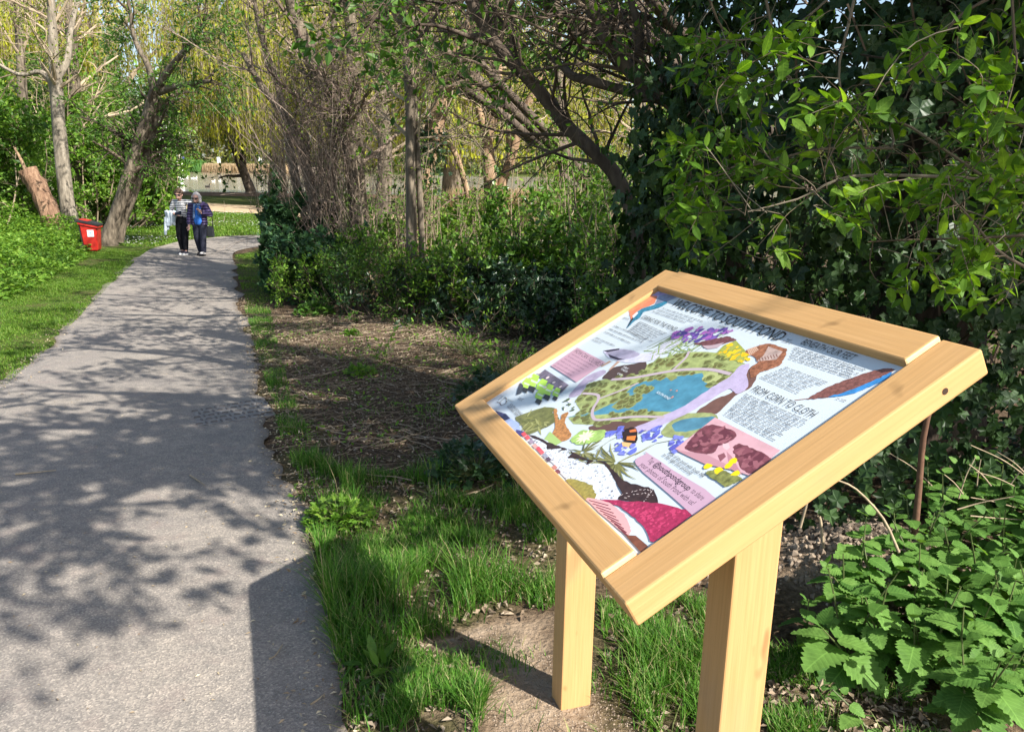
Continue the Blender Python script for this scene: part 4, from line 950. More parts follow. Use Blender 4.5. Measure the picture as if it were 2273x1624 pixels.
tree('twiggy_tree', 'dark crooked limbs crossing above the arching limb', None,
     [(pxline([(1640, 520), (1600, 320), (1535, 261), (1483, 223), (1427, 181), (1377, 136), (1347, 98), (1325, 49), (1295, -30)], 5.0), [.06, .055, .05, .048, .046, .044, .042, .04, .038]), (pxline([(1480, 225), (1370, 197), (1317, 181), (1272, 170), (1253, 151), (1219, 128)], [5, 5, 5, 5.1, 5.2, 5.3]), [.035, .03, .028, .026, .024, .015]),
      (pxline([(1400, 160), (1420, 80), (1400, 0), (1390, -60)], 5.1), [.03, .025, .02, .018])],
     BARK_DARK, TWIG_DARK, [(30, (.4, 1.1), (35, 80), .05, .18, .30, 0), (150, (.25, .6), (25, 70), .0, .2, .5, 0), (450, (.12, .35), (25, 70), 0, .2, .5, 0)], L_NEAR, 450, (.03, .06), OVAL, seed=41, tmin0=.15)
tree('back_wood_tree', 'thin dark trunk in the distance left of the arching limb', None, [(pxline([(1255, 460), (1250, 300), (1240, 150), (1235, -60)], 22), [.16, .13, .11, .08])], BARK_MID, TWIG_TAN,
     [(22, (1, 2.4), (30, 70), .1, .15, .3, 0), (120, (.5, 1.5), (25, 65), .02, .16, .5, 0), (420, (.2, .8), (25, 65), 0, .17, .5, 0)], L_BUD, 1800, (.06, .12), seed=42, tmin0=.25)
tree('back_wood_tree', 'shadowed trunk behind the slim tree near the willow', None, [(pxline([(850, 470), (855, 330), (845, 180), (850, -60)], 19), [.2, .17, .15, .1])], BARK_MID, TWIG_TAN,
     [(18, (1, 2.2), (30, 70), .1, .15, .3, 0), (110, (.5, 1.3), (25, 65), .02, .16, .5, 0), (380, (.2, .7), (25, 65), 0, .17, .5, 0)], L_BUD, 1800, (.06, .11), seed=43, tmin0=.25)
tree('back_wood_tree', 'far pale trunk seen through twigs right of the forked tree', None, [(pxline([(1440, 470), (1420, 300), (1430, 150), (1440, -60)], 17), [.15, .13, .11, .08])], BARK_PALE, TWIG_TAN,
     [(22, (1, 2.2), (30, 70), .1, .15, .3, 0), (120, (.5, 1.3), (25, 65), .02, .16, .5, 0), (420, (.2, .7), (25, 65), 0, .17, .5, 0)], L_FRESH, 1500, (.05, .1), seed=44, tmin0=.25)
tree('pond_tree', 'small dark leaning tree on the near bank of the pond', None, [(pxline([(556, 422), (546, 395), (528, 350), (515, 300)], 61), [.4, .34, .3, .2])], BARK_DARK, TWIG_DARK,
     [(14, (1.2, 2.6), (30, 80), .1, .15, .45, -.05), (90, (.6, 1.5), (30, 70), 0, .16, .5, -.1), (500, (.4, 1), (30, 70), 0, .16, .5, -.1)], L_MID, 1600, (.2, .4), seed=45, tmin0=.3)

# --- undergrowth right of the path
def b_at(px, py, dist): p = at(px, py, dist); return p[0], p[1]
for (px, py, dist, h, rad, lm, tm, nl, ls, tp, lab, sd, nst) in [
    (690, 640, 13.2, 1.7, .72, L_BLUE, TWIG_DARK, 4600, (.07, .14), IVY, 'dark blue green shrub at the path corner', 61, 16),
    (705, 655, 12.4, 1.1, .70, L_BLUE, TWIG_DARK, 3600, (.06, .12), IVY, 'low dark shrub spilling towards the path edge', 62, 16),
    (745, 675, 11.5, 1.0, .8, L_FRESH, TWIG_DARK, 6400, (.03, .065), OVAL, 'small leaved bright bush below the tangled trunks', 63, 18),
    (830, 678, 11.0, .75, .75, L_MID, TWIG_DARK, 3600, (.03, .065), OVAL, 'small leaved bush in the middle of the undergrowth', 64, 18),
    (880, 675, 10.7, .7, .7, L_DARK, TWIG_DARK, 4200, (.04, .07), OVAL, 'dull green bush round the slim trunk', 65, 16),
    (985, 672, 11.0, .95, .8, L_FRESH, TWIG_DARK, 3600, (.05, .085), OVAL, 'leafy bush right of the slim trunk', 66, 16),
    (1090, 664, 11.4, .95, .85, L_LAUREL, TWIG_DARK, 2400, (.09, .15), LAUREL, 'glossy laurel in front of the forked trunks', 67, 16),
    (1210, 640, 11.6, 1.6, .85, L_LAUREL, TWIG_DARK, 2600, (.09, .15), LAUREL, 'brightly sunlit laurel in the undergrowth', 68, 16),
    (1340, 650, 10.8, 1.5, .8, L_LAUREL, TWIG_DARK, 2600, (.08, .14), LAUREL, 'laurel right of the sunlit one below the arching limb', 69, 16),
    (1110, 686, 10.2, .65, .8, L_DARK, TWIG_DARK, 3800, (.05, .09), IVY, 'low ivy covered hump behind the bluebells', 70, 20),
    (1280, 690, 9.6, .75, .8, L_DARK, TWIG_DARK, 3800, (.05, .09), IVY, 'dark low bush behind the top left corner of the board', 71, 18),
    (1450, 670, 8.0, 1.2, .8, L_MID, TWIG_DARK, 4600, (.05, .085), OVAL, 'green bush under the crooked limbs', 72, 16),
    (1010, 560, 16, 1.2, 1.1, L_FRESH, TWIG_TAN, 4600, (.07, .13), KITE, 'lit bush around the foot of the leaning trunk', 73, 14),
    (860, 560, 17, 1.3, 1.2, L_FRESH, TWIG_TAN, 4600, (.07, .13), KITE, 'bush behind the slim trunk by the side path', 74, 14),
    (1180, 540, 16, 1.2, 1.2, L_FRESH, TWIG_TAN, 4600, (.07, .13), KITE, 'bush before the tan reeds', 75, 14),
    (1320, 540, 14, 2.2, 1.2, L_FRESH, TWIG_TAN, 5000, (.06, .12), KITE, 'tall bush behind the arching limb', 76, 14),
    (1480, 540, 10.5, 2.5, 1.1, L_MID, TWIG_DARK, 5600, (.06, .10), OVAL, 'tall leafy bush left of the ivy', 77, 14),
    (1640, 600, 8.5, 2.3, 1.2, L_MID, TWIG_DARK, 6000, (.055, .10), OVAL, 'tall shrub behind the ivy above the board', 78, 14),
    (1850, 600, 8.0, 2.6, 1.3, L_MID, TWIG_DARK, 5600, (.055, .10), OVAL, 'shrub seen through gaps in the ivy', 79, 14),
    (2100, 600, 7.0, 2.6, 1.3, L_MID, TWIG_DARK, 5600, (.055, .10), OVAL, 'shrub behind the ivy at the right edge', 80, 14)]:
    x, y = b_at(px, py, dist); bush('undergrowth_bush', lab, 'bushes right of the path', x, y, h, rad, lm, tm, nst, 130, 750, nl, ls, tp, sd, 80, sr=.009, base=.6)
# loose thickets of bare stems rising through the bushes, and brambles arching over the litter
for (px, py, dist, h, rad, lm, nl, ls, lab, sd) in [(850, 600, 13.2, 2.6, .8, L_FRESH, 900, (.04, .08), 'twiggy thicket behind the slim trunk', 301), (985, 600, 13.0, 2.3, .8, L_FRESH, 1100, (.04, .08), 'twiggy thicket below the leaning sunlit trunk', 302), (1130, 600, 13.0, 2.2, .8, L_FRESH, 1100, (.05, .09), 'twiggy thicket before the forked trunks', 303),
    (1270, 600, 12.0, 2.5, .8, L_FRESH, 1300, (.05, .09), 'twiggy thicket left of the arching limb', 304), (1400, 600, 10.0, 2.4, .8, L_NEAR, 1500, (.05, .08), 'leafy thicket right of the arching limb', 305), (668, 600, 14.5, 2.6, .6, L_MID, 1200, (.05, .1), 'twiggy thicket at the path corner left of the tangled trunks', 306)]:
    x, y = b_at(px, py, dist); bush('thicket', lab, 'thickets right of the path', x, y, h, rad, lm, TWIG_TAN, 22, 160, 420, nl, ls, KITE, sd, 26, sr=.012, base=.9)
for (px, py, h, rad, nl, lab, sd) in [(1010, 752, .42, .75, 260, 'low bramble arching over the litter behind the board', 311), (930, 700, .5, .8, 300, 'bramble at the foot of the slim trunk', 312), (1180, 745, .5, .6, 260, 'bramble close to the top left of the board', 313), (860, 800, .16, .4, 110, 'flat spray of bramble in the middle of the litter', 314)]:
    c_ = ground(px, py); bush('bramble', lab, 'brambles over the litter', c_[0], c_[1], h, rad, L_FRESH, TWIG_TAN, 12, 40, 90, nl, (.03, .065), OVAL, sd, 80, cat='bramble', sr=.004, base=.5)
# ------------------------------------------------------------------ right: ivy-clad tree with the crown that shades the path
g = np.random.default_rng(80)
KX, KY = 2.45, 4.35
kz = gz1(KX, KY)
ivt = empty('ivy_clad_tree', (KX, KY, kz), 'dark ivy covered tree filling the right behind the board', 'tree')
TR = [spline([(KX, KY, kz - .3), (KX - .1, KY + .05, 2.2), (KX + .1, KY, 4.4), (KX + .3, KY - .2, 7.0)], 16)]
for e_ in ([(1.9, 3.4, 3.4), (1.0, 3.2, 3.9), (-.2, 3.2, 4.2)], [(2.2, 3.2, 3.3), (1.7, 2.2, 3.8), (1.3, .9, 4.1)], [(2.9, 3.2, 3.5), (3.2, 2.0, 4.0), (3.3, 1.2, 4.3)], [(1.6, 4.4, 3.6), (.4, 4.8, 4.0), (-.8, 5.0, 4.3)], [(1.9, 3.0, 3.6), (1.0, 2.2, 4.0), (.3, 1.9, 4.3)], [(1.8, 2.8, 3.6), (1.3, 1.4, 4.0), (.9, .2, 4.2)], [(2.0, 2.8, 3.6), (1.7, 1.2, 4.0), (1.5, -.1, 4.2)]): TR.append(spline([(KX, KY, 2.3), *e_], 16))
TRR = [lerp1([.34, .27, .2, .1], 16)] + [lerp1([.12, .085, .055, .03], 16)] * 7
mb = MB()
for p_, r_ in zip(TR, TRR): mb.add(*tubes(p_, r_, 12, g, .06))
mb.mk('trunk', BARK_DARK, ivt, smooth=True)
P0 = np.array(TR[1:]); R0 = np.array(TRR[1:])
P1, R1 = grow(P0, R0, 84, (.5, 1.2), (30, 70), 6, .12, .14, .5, .35, g)
P2, R2 = grow(P1, R1, 640, (.25, .7), (30, 70), 5, .0, .16, .5, .2, g)
mb = MB(); mb.add(*tubes(P1, R1, 5, g)); mb.add(*tubes(P2, np.maximum(R2, .003), 4, g)); mb.mk('branches', TWIG_DARK, ivt)
lb = MB(); attach(lb, KITE, P2, R2, 7000, (.08, .16), g, .2, .9, .4, .04); lb.mk('crown', L_MID, ivt)
# ivy sheet hanging round the trunk down to the ground: outward facing leaves over a lumpy column
def ivy_points(n):
    a = g.uniform(math.radians(150), math.radians(345), n); h = g.uniform(0, 1, n) ** .9 * 3.7
    lump = .75 + .55 * noise2(a * 3.2, h, .9) + .30 * np.exp(-((h - .4) / .6) ** 2) + .25 * np.sin(a * 2 + h)
    rx = 1.35 * lump; ry = .95 * lump
    p = np.c_[KX + .15 + rx * np.cos(a), KY + .25 + ry * np.sin(a), 0 * a]; p[:, 2] = hgt(p[:, 0], p[:, 1]) + h
    nn = nrm(np.c_[np.cos(a), np.sin(a) * 1.2, .45 + 0 * a]); return p + nn * g.normal(size=(n, 1)) * .10, nn
p_, n_ = ivy_points(15000)
M = frames(np.c_[g.normal(size=15000) * .5, g.normal(size=15000) * .3, -np.ones(15000)] , .0, g, n_ * 2.2)
V, F = leaves(IVY, p_, M, g.uniform(.04, .09, 15000)); lb = MB().add(V, F)
ivys = tag(lb.mk('ivy_foliage', L_IVY, ivt), kind='stuff')
# hidden dark inner stems so that no light gap opens through the ivy
n = 500; a = g.uniform(0, 6.3, n); b_ = np.c_[KX + 1.0 * np.cos(a), KY + .3 + .7 * np.sin(a), g.uniform(.0, 3.6, n)]
P = np.zeros((n, 5, 3)); P[:, 0] = b_; d = nrm(np.c_[g.normal(size=n) * .6, g.normal(size=n) * .6, g.normal(size=n) + .6])
for j in range(1, 5): d = nrm(d + .2 * g.normal(size=d.shape)); P[:, j] = P[:, j - 1] + d * .22
mk('ivy_stems', *[x if i == 0 else [x] for i, x in enumerate(tubes(P, np.full((n, 5), .006), 3, g))], TWIG_DARK, ivt)
me_ivy = npmesh('ivy_leaf', IVY[0], [IVY[1]]); me_ivy.materials.append(L_IVYO)
def put(me, name, parent, pos, M3, s):
    o = bpy.data.objects.new(name, me); COL.objects.link(o); o.parent = parent
    M4 = Matrix([[*(M3[i] * s), pos[i] - ORG[parent.name][i]] for i in range(3)] + [[0, 0, 0, 1]]); o.matrix_basis = M4; return o
# single ivy leaves large enough to pick out, on the side towards the path
p_, n_ = ivy_points(2600); vis = (p_[:, 2] > .3) & (p_[:, 2] < 3.2) & (n_[:, 1] < -.3); p_ = p_[vis][:240] + n_[vis][:240] * .14; n_ = n_[vis][:240]
M = frames(np.c_[g.normal(size=240) * .6, g.normal(size=240) * .3, -np.ones(240)], .0, g, n_ * 2.2)
for q in range(len(p_)): put(me_ivy, 'ivy_leaf', ivt, p_[q], M[q], g.uniform(.07, .115))

# two more crowns over the path, from trees whose trunks stand among the bushes
def over_tree(name, lab, bx, by, tops, nl, seed, lm=L_MID, n1=40, n2=300, ls=(.07, .14)):
    g = np.random.default_rng(seed); z = gz1(bx, by); t = empty(name, (bx, by, z), lab, 'tree'); mb = MB(); PP = []; RR = []
    for i, tp in enumerate(tops):
        m_ = np.array([bx, by, z]) * .45 + np.array(tp) * .55 + [0, 0, .8]; p_ = spline([(bx, by, z - .2), (bx + .05, by, z + 1.6), m_, tp], 16); r_ = lerp1([.14, .12, .08, .03], 16) * (1 if i == 0 else .8)
        mb.add(*tubes(p_, r_, 9, g, .05)); PP.append(p_); RR.append(r_)
    mb.mk('trunk', BARK_DARK, t, smooth=True)
    P1, R1 = grow(np.array(PP), np.array(RR), n1, (.8, 2.0), (30, 70), 6, .1, .14, .5, .55, g); P2, R2 = grow(P1, R1, n2, (.3, 1.0), (30, 70), 5, .0, .16, .5, .2, g)
    mb = MB(); mb.add(*tubes(P1, R1, 5, g)); mb.add(*tubes(P2, np.maximum(R2, .003), 3, g)); mb.mk('branches', TWIG_DARK, t)
    if nl: lb = MB(); attach(lb, KITE, P2, R2, nl, ls, g, .2, .9, .4, .05); lb.mk('crown', lm, t)
over_tree('overhanging_tree', 'leafy tree whose boughs hang over the path from the right', 3.6, 9.8, [(-1.2, 7.0, 4.5), (-2.2, 8.6, 4.8), (-.6, 6.0, 4.4), (-1.0, 9.6, 5.2)], 5200, 91, n1=56, n2=430)
over_tree('overhanging_tree', 'bare boughed tree reaching over the far part of the path', 1.6, 15.6, [(-3.4, 11.6, 5.2), (-4.4, 13.6, 5.4), (-2.6, 10.4, 5.0), (-5.2, 15.6, 5.8)], 4200, 92, L_FRESH, n1=56, n2=430)
over_tree('overhanging_tree', 'tree outside the right edge whose boughs shade the verge', 5.8, 3.8, [(3.7, 1.4, 4.4), (3.3, 2.6, 4.6), (3.3, .6, 4.1)], 3400, 93)
over_tree('overhanging_tree', 'tree outside the right edge whose boughs shade the litter', 6.4, 6.6, [(3.6, 5.2, 4.4), (4.4, 6.2, 4.7), (3.0, 4.2, 4.3), (4.6, 4.6, 4.6)], 2600, 94, n1=44, n2=320)

# ------------------------------------------------------------------ near shrub with bright oval leaves
g = np.random.default_rng(101)
sx, sy = 2.55, 2.75
nsh = empty('bright_leaved_shrub', (sx, sy, gz1(sx, sy)), 'bright green oval leaved shrub arching in front of the dark ivy', 'shrub')
TW = [pxline(p_, d_, 12) for p_, d_ in [
    ([(1905, -40), (1881, 64), (1862, 151), (1873, 227), (1911, 284), (1924, 325)], 2.7), ([(2330, 405), (2108, 393), (1919, 389), (1843, 405), (1779, 439), (1660, 470)], 2.6),
    ([(2244, -40), (2252, 95), (2256, 151), (2230, 260)], 2.5), ([(1692, -40), (1730, 132), (1760, 181), (1790, 227), (1800, 330)], 2.9), ([(2330, -60), (2146, 23), (2032, 147), (1941, 197), (1850, 230)], 2.6),
    ([(2320, 520), (2146, 529), (2000, 533), (1926, 537)], 2.5), ([(2330, 300), (2220, 260), (2160, 200), (2120, 110)], 2.45), ([(1560, -40), (1600, 60), (1650, 120), (1630, 220)], 3.1), ([(2330, 620), (2220, 560), (2150, 480), (2100, 430)], 2.4),
    ([(1880, -40), (1760, 60), (1640, 90), (1540, 80)], 3.0), ([(1980, 330), (1830, 330), (1700, 360), (1560, 400), (1500, 440)], 3.0)]]
TWR = [lerp1([.005, .0042, .0032, .002], 12)] * len(TW)
TWR[1] = lerp1([.006, .0055, .004, .002], 12)
mb = MB().add(*tubes(np.array(TW), np.array(TWR), 6, g))
# stems that carry the twigs, rising from the foot of the shrub
foot = np.array([sx, sy, gz1(sx, sy) - .05]); ST = [spline([foot + g.normal(size=3) * [.1, .1, 0], foot + [.1, 0, 1.3], np.array([2.35, 2.7, 2.6 + .3 * i / 12]), t_[0] * .6 + np.array([2.2, 2.7, 2.8]) * .4 + [0, 0, .12], t_[0]] if t_[0][2] > 2.0 else [foot + g.normal(size=3) * [.1, .1, 0], foot + [.15, 0, .8], t_[0] + [.12, .02, .05], t_[0]], 14) for i, t_ in enumerate(TW)]
mb.add(*tubes(np.array(ST), np.tile(lerp1([.010, .007, .005], 14), (len(ST), 1)), 6, g))
clus = [(1600, 130, 90, 60, 20), (1750, 110, 70, 40, 12), (1640, 200, 100, 40, 18), (1820, 260, 70, 50, 16), (1960, 250, 50, 40, 8), (2060, 130, 60, 60, 14), (2200, 150, 60, 90, 20), (2180, 280, 70, 60, 20), (1700, 380, 90, 40, 18),
        (1560, 430, 80, 60, 20), (1900, 440, 60, 40, 12), (2050, 430, 90, 40, 20), (2230, 420, 60, 80, 26), (1560, 520, 80, 60, 14), (2200, 560, 80, 60, 22), (1880, 490, 30, 15, 3), (2120, 640, 110, 40, 14), (1720, 545, 40, 20, 3), (1520, 330, 60, 60, 12), (1650, 310, 60, 50, 10)]
Ptip = []
for cx, cy, ax_, ay_, n in clus:
    for k in range(int(n * 1.35)):
        dist = g.uniform(2.15, 3.3) if cx > 1700 else g.uniform(2.6, 3.8); Ptip.append(at(g.normal(cx, ax_ * .55), g.normal(cy, ay_ * .6), dist))
Ptip = np.array(Ptip)
# each tip is fed by a twig from the nearest carrying twig
allp = np.array(TW).reshape(-1, 3); near = np.argsort(((Ptip[:, None] - allp[None]) ** 2).sum(-1), 1)[np.arange(len(Ptip)), g.integers(0, 7, len(Ptip))]; src = allp[near] + g.normal(size=Ptip.shape) * .01
dv = Ptip - src; L = np.linalg.norm(dv, axis=1, keepdims=True); far = L[:, 0] > .38; src[far] = Ptip[far] - nrm(dv[far] / L[far] + g.normal(size=(far.sum(), 3)) * .6) * g.uniform(.2, .4, (far.sum(), 1))
k = 6; t = np.linspace(0, 1, k)[None, :, None]; P = src[:, None] * (1 - t) + Ptip[:, None] * t; sag = np.sin(np.linspace(0, np.pi, k))[None, :, None]
P = P + sag * (g.normal(size=(len(Ptip), 1, 3)) * .035 + [0, 0, .02]); RT = np.tile(np.linspace(.0018, .001, k), (len(P), 1))
mb.add(*tubes(P, RT, 4, g)); mb.mk('stems', islandmat('shrub_twigs', [(.07, .055, .035), (.13, .10, .07), (.22, .19, .14)]), nsh)
NL = 7; tips = np.repeat(np.arange(len(P)), NL); tt = np.tile(np.r_[1, .97, .93, .88, .8, .68, .5], len(P)) * (k - 1)
i_ = np.minimum(tt.astype(int), k - 2); f_ = (tt - i_)[:, None]; pos = P[tips, i_] * (1 - f_) + P[tips, i_ + 1] * f_; T = nrm(P[tips, -1] - P[tips, -3])
az = np.tile(np.arange(NL) * 2.4, len(P)) + np.repeat(g.uniform(0, 6.3, len(P)), NL)
u_ = nrm(np.cross(T, [0.3, .2, 1.0])); w_ = np.cross(T, u_); spread_ = g.uniform(.5, 1.25, len(pos))[:, None]
d = nrm(T * .8 + (u_ * np.cos(az)[:, None] + w_ * np.sin(az)[:, None]) * spread_ + [0, 0, .10])
size = g.uniform(.042, .080, len(pos)) * np.where(np.tile(np.arange(NL) < 2, len(P)), .7, 1.0); keep = g.uniform(size=len(pos)) < .85
pos, d, size = pos[keep], d[keep], size[keep]; M = frames(d, .7, g)
dist = np.linalg.norm(pos - EYE, axis=1); order = np.argsort(-size / dist); big, rest = order[:300], order[300:]
me_leaf = [npmesh('shrub_leaf', *[x if i == 0 else [x] for i, x in enumerate(oval_leaf(w_, 5, fo, dr))], smooth=True) for w_, fo, dr in ((.44, .15, .12), (.40, .3, .25), (.48, .05, -.08))]
for m_ in me_leaf: m_.materials.append(L_NEARO)
for q in big: put(me_leaf[q % 3], 'leaf', nsh, pos[q], M[q], size[q])
lb = MB().add(*leaves(OVAL, pos[rest], M[rest], size[rest])); tag(lb.mk('small_leaves', L_NEAR, nsh), kind='stuff')

# ------------------------------------------------------------------ nettles, heap, stems at the lower right
me_net = npmesh('nettle_leaf', NETTLE[0], [NETTLE[1]], smooth=True); me_net.materials.append(L_NETO)
NST = leafmat('nettle_stem', [(.07, .12, .03), (.12, .13, .05)], .1)
g = np.random.default_rng(120)
ZN = gpoly([(1850, 1350), (1990, 1320), (2030, 1210), (2130, 1110), (2330, 1100), (2380, 1660), (2130, 1660), (2000, 1560), (1860, 1480)])
spots = [(*ground(1905, 1500)[:2], .20, 1.3, 5), (*ground(1790, 1420)[:2], .16, .7, 4), (*ground(2120, 1310)[:2], .26, .8, 5), (*ground(1950, 1640)[:2], .10, .6, 4)] + [(x, y, h, s, 4 if h < .22 else 5) for (x, y), h, s in zip(scatter(ZN, 105, g), g.uniform(.10, .36, 105), g.uniform(.4, 1.05, 105))]
NLAB = {0: 'big leaved young nettle standing closest to the board post', 1: 'small nettle at the foot of the near post', 2: 'tall nettle at the top of the patch below the woody stem', 3: 'low nettle at the bottom edge of the view'}
for i, (x, y, h, s, lvn) in enumerate(spots):
    z = gz1(x, y); t = empty('nettle_plant', (x, y, z), NLAB.get(i, 'green stinging nettle in the patch at the lower right'), 'nettle', None if i in NLAB else 'nettles right of the board')
    ln = g.normal(size=2) * .06; P = spline([(x, y, z - .02), (x + ln[0] * .5, y + ln[1] * .5, z + h * .55), (x + ln[0], y + ln[1], z + h)], 8)
    mk('stem', *[q if j == 0 else [q] for j, q in enumerate(tubes(P, lerp1([.004, .0035, .002], 8), 5, g))], NST, t)
    a0 = g.uniform(0, 6.3)
    for l in range(lvn):
        f = .30 + .70 * l / (lvn - 1); pt = P[min(int(f * 7), 7)]; ls_ = s * (.125 if l < lvn - 2 else (.095 if l == lvn - 2 else .055)) * g.uniform(.85, 1.1)
        for side in (0, 1):
            a_ = a0 + l * 1.571 + side * math.pi + g.normal() * .15; el = (-.25 + .45 * l / (lvn - 1) + (.5 if l == lvn - 1 else 0)) + g.normal() * .12
            dd = np.array([[math.cos(a_) * math.cos(el), math.sin(a_) * math.cos(el), math.sin(el)]]); M3 = frames(dd, .82, g)[0]; put(me_net, 'leaf', t, pt + dd[0] * .012, M3, ls_)
# clods of the dug heap
n = 1500; hx = g.normal(1.53, .21, n); hy = g.normal(2.98, .24, n); r_ = g.uniform(.006, .02, n) * g.uniform(.5, 1.3, n)
ico = np.array([(0, 0, 1), (.9, 0, .2), (.2, .9, .3), (-.8, .4, .2), (-.6, -.7, .3), (.4, -.8, .2), (0, 0, -.6)]); icf = np.array([(0, 1, 2), (0, 2, 3), (0, 3, 4), (0, 4, 5), (0, 5, 1), (6, 2, 1), (6, 3, 2), (6, 4, 3), (6, 5, 4), (6, 1, 5)])
V, F = leaves((ico, icf), np.c_[hx, hy, hgt(hx, hy) + r_ * .3], frames(g.normal(size=(n, 3)), .2, g), r_)
CLOD = islandmat('clods', [(.16, .125, .095), (.25, .195, .145), (.32, .255, .19), (.21, .165, .125)]); o = mk('soil_clods', V, F, CLOD, loc=(1.53, 2.98, .1)); tag(o, 'heap of pale crumbly dug soil behind the near post', 'soil', kind='stuff')
n = 2400; q = np.vstack([scatter(Z_SOIL, 2400, g)]); r_ = g.uniform(.002, .010, n) ** 1.15; V, F = leaves((ico, icf), np.c_[q, hgt(q[:, 0], q[:, 1]) - r_ * .1], frames(g.normal(size=(n, 3)), .2, g), r_)
o = mk('soil_crumbs', V, F, CLOD, loc=(*q.mean(0), 0)); tag(o, 'crumbs of dry trodden soil round the far post', 'soil', kind='stuff')
# stems standing under the shrub
def stick(name, lab, pts, dist, r0, r1, mat, grp=None, cat='stem'):
    P = pxline(pts, dist, 10); V, Q = tubes(P, lerp1([r0, r1], 10), 6, g); o = mk(name, V, Q, mat, None, True, loc=P[0]); return tag(o, lab, cat, grp)
DRY = plain('dry_stem', (.34, .27, .18), .8, .1, .3, 30); RED = plain('red_stem', (.13, .07, .045), .7, .2, .3, 30)
stick('woody_stem', 'reddish brown woody stem standing behind the near corner of the board', [(2030, 1190), (2040, 1080), (2050, 970), (2075, 860)], 2.75, .013, .010, RED)
stick('dead_stem', 'bent pale dead stem leaning right below the board', [(1995, 1225), (1960, 1150), (1900, 1085), (1850, 1062)], 2.6, .006, .003, DRY)
stick('dead_stem', 'short cut pale stake standing in the soil heap', [(1828, 1215), (1822, 1160), (1818, 1145)], 2.75, .006, .006, DRY)
stick('dead_stem', 'thin grey stick beside the near post', [(1776, 1170), (1790, 1120), (1800, 1080)], 2.9, .006, .004, DRY)
for i in range(14):
    x0 = g.uniform(2050, 2300); y0 = g.uniform(1060, 1180); a_ = g.normal() * .9; ln = g.uniform(60, 170); stick('dead_stem', 'tangled dry straw stem under the ivy at the right edge', [(x0, y0), (x0 + math.sin(a_) * ln * .5, y0 - math.cos(a_) * ln * .45), (x0 + math.sin(a_) * ln * 1.1, y0 - math.cos(a_) * ln * .8)], 2.9 + g.uniform(-.2, .3), .003, .0018, DRY, 'dry stems under the ivy')
# low ivy and leafy plants on the earth between the shrub and the nettles
low = MB(); ZI = gpoly([(1450, 760), (1700, 800), (2330, 1000), (2330, 1130), (2010, 1180), (1960, 1160), (1760, 1110), (1300, 900)]); n = 1500; q = scatter(ZI, n, g)
V, F = leaves(IVY, np.c_[q, hgt(q[:, 0], q[:, 1]) + g.uniform(.02, .22, n)], frames(np.c_[g.normal(size=(n, 2)), g.normal(size=n) * .2 - .2], .8, g), g.uniform(.04, .08, n)); low.add(V, F)
o = low.mk('ground_ivy', L_DARK, loc=(*q.mean(0), 0)); tag(o, 'dark ivy carpeting the ground behind the board', 'ivy', kind='stuff')

# ------------------------------------------------------------------ grass, litter, small plants
def blades(P, h, w, g, lean=.5):
    n = len(P); az = g.uniform(0, 2 * np.pi, n); d = np.c_[np.cos(az), np.sin(az)]; s = np.c_[-d[:, 1], d[:, 0]]
    h = np.broadcast_to(h, n) * g.uniform(.55, 1.1, n); ln = g.uniform(.05, 1, n) * lean * 2 * h; z = hgt(P[:, 0], P[:, 1]) - .008
    V = np.zeros((n, 7, 3))
    for j, (t, ww) in enumerate(((0, 1), (.4, .85), (.75, .55))):
        c = P + d * (ln * t * t)[:, None]; zz = z + h * t * (1 - .25 * t * lean)
        V[:, 2 * j] = np.c_[c - s * (w * ww / 2), zz]; V[:, 2 * j + 1] = np.c_[c + s * (w * ww / 2), zz]
    V[:, 6] = np.c_[P + d * ln[:, None], z + h * (1 - .25 * lean)]
    b = (np.arange(n) * 7)[:, None]
    Q = np.vstack([b + [0, 1, 3, 2], b + [2, 3, 5, 4]]); T = b + [4, 5, 6]
    return V.reshape(-1, 3), Q, T
G_NEAR = leafmat('grass_near', [(.04, .12, .014), (.07, .19, .02), (.115, .26, .03), (.24, .30, .10), (.42, .34, .19)], .4, .55, .2, pos=[0, .35, .75, .9, 1])
G_LAWN = leafmat('grass_lawn', [(.06, .135, .012), (.10, .20, .018), (.145, .255, .028), (.24, .28, .07)], .4, .5, .3, pos=[0, .4, .85, 1])
def clump(zone, n, g, sc_=.16, thr=.42):
    out = np.zeros((0, 2))
    while len(out) < n:
        P = scatter(zone, n * 2, g); k_ = noise2(P[:, 0] + 3, P[:, 1] + 7, sc_) * .7 + noise2(P[:, 0], P[:, 1], sc_ * 3) * .3 + g.normal(size=len(P)) * .09 > thr; out = np.vstack([out, P[k_]])
    return out[:n]
def grass(name, lab, parts, mat, seed):
    g = np.random.default_rng(seed); V = []; Q = []; T = []; n0 = 0
    for zone, n, h, w, thr, sc_ in parts:
        P = clump(zone, n, g, sc_, thr); hh = h * (.35 + 1.25 * noise2(P[:, 0] + 11, P[:, 1], sc_ * 1.6) ** 1.5); v, q, t = blades(P, hh, w, g)
        V.append(v); Q.append(q + n0); T.append(t + n0); n0 += len(v)
    o = mk(name, np.vstack(V), [np.vstack(T), np.vstack(Q)], mat, loc=(*np.vstack(V)[:, :2].mean(0), 0)); tag(o, lab, 'grass', kind='stuff')
grass('verge_grass', 'lush tufted grass between the path and the board', [(Z_LUSH, 12500, .165, .0042, .565, .15), (Z_LIT1, 3400, .12, .004, .50, .14), (Z_LIT2, 5200, .12, .004, .46, .13), (Z_LIT3, 3000, .08, .004, .52, .12), (Z_VERGE, 5200, .085, .005, .52, .25), (Z_LITTER, 2600, .06, .005, .66, .3), (Z_SOIL, 300, .08, .004, .6, .15)], G_NEAR, 140)
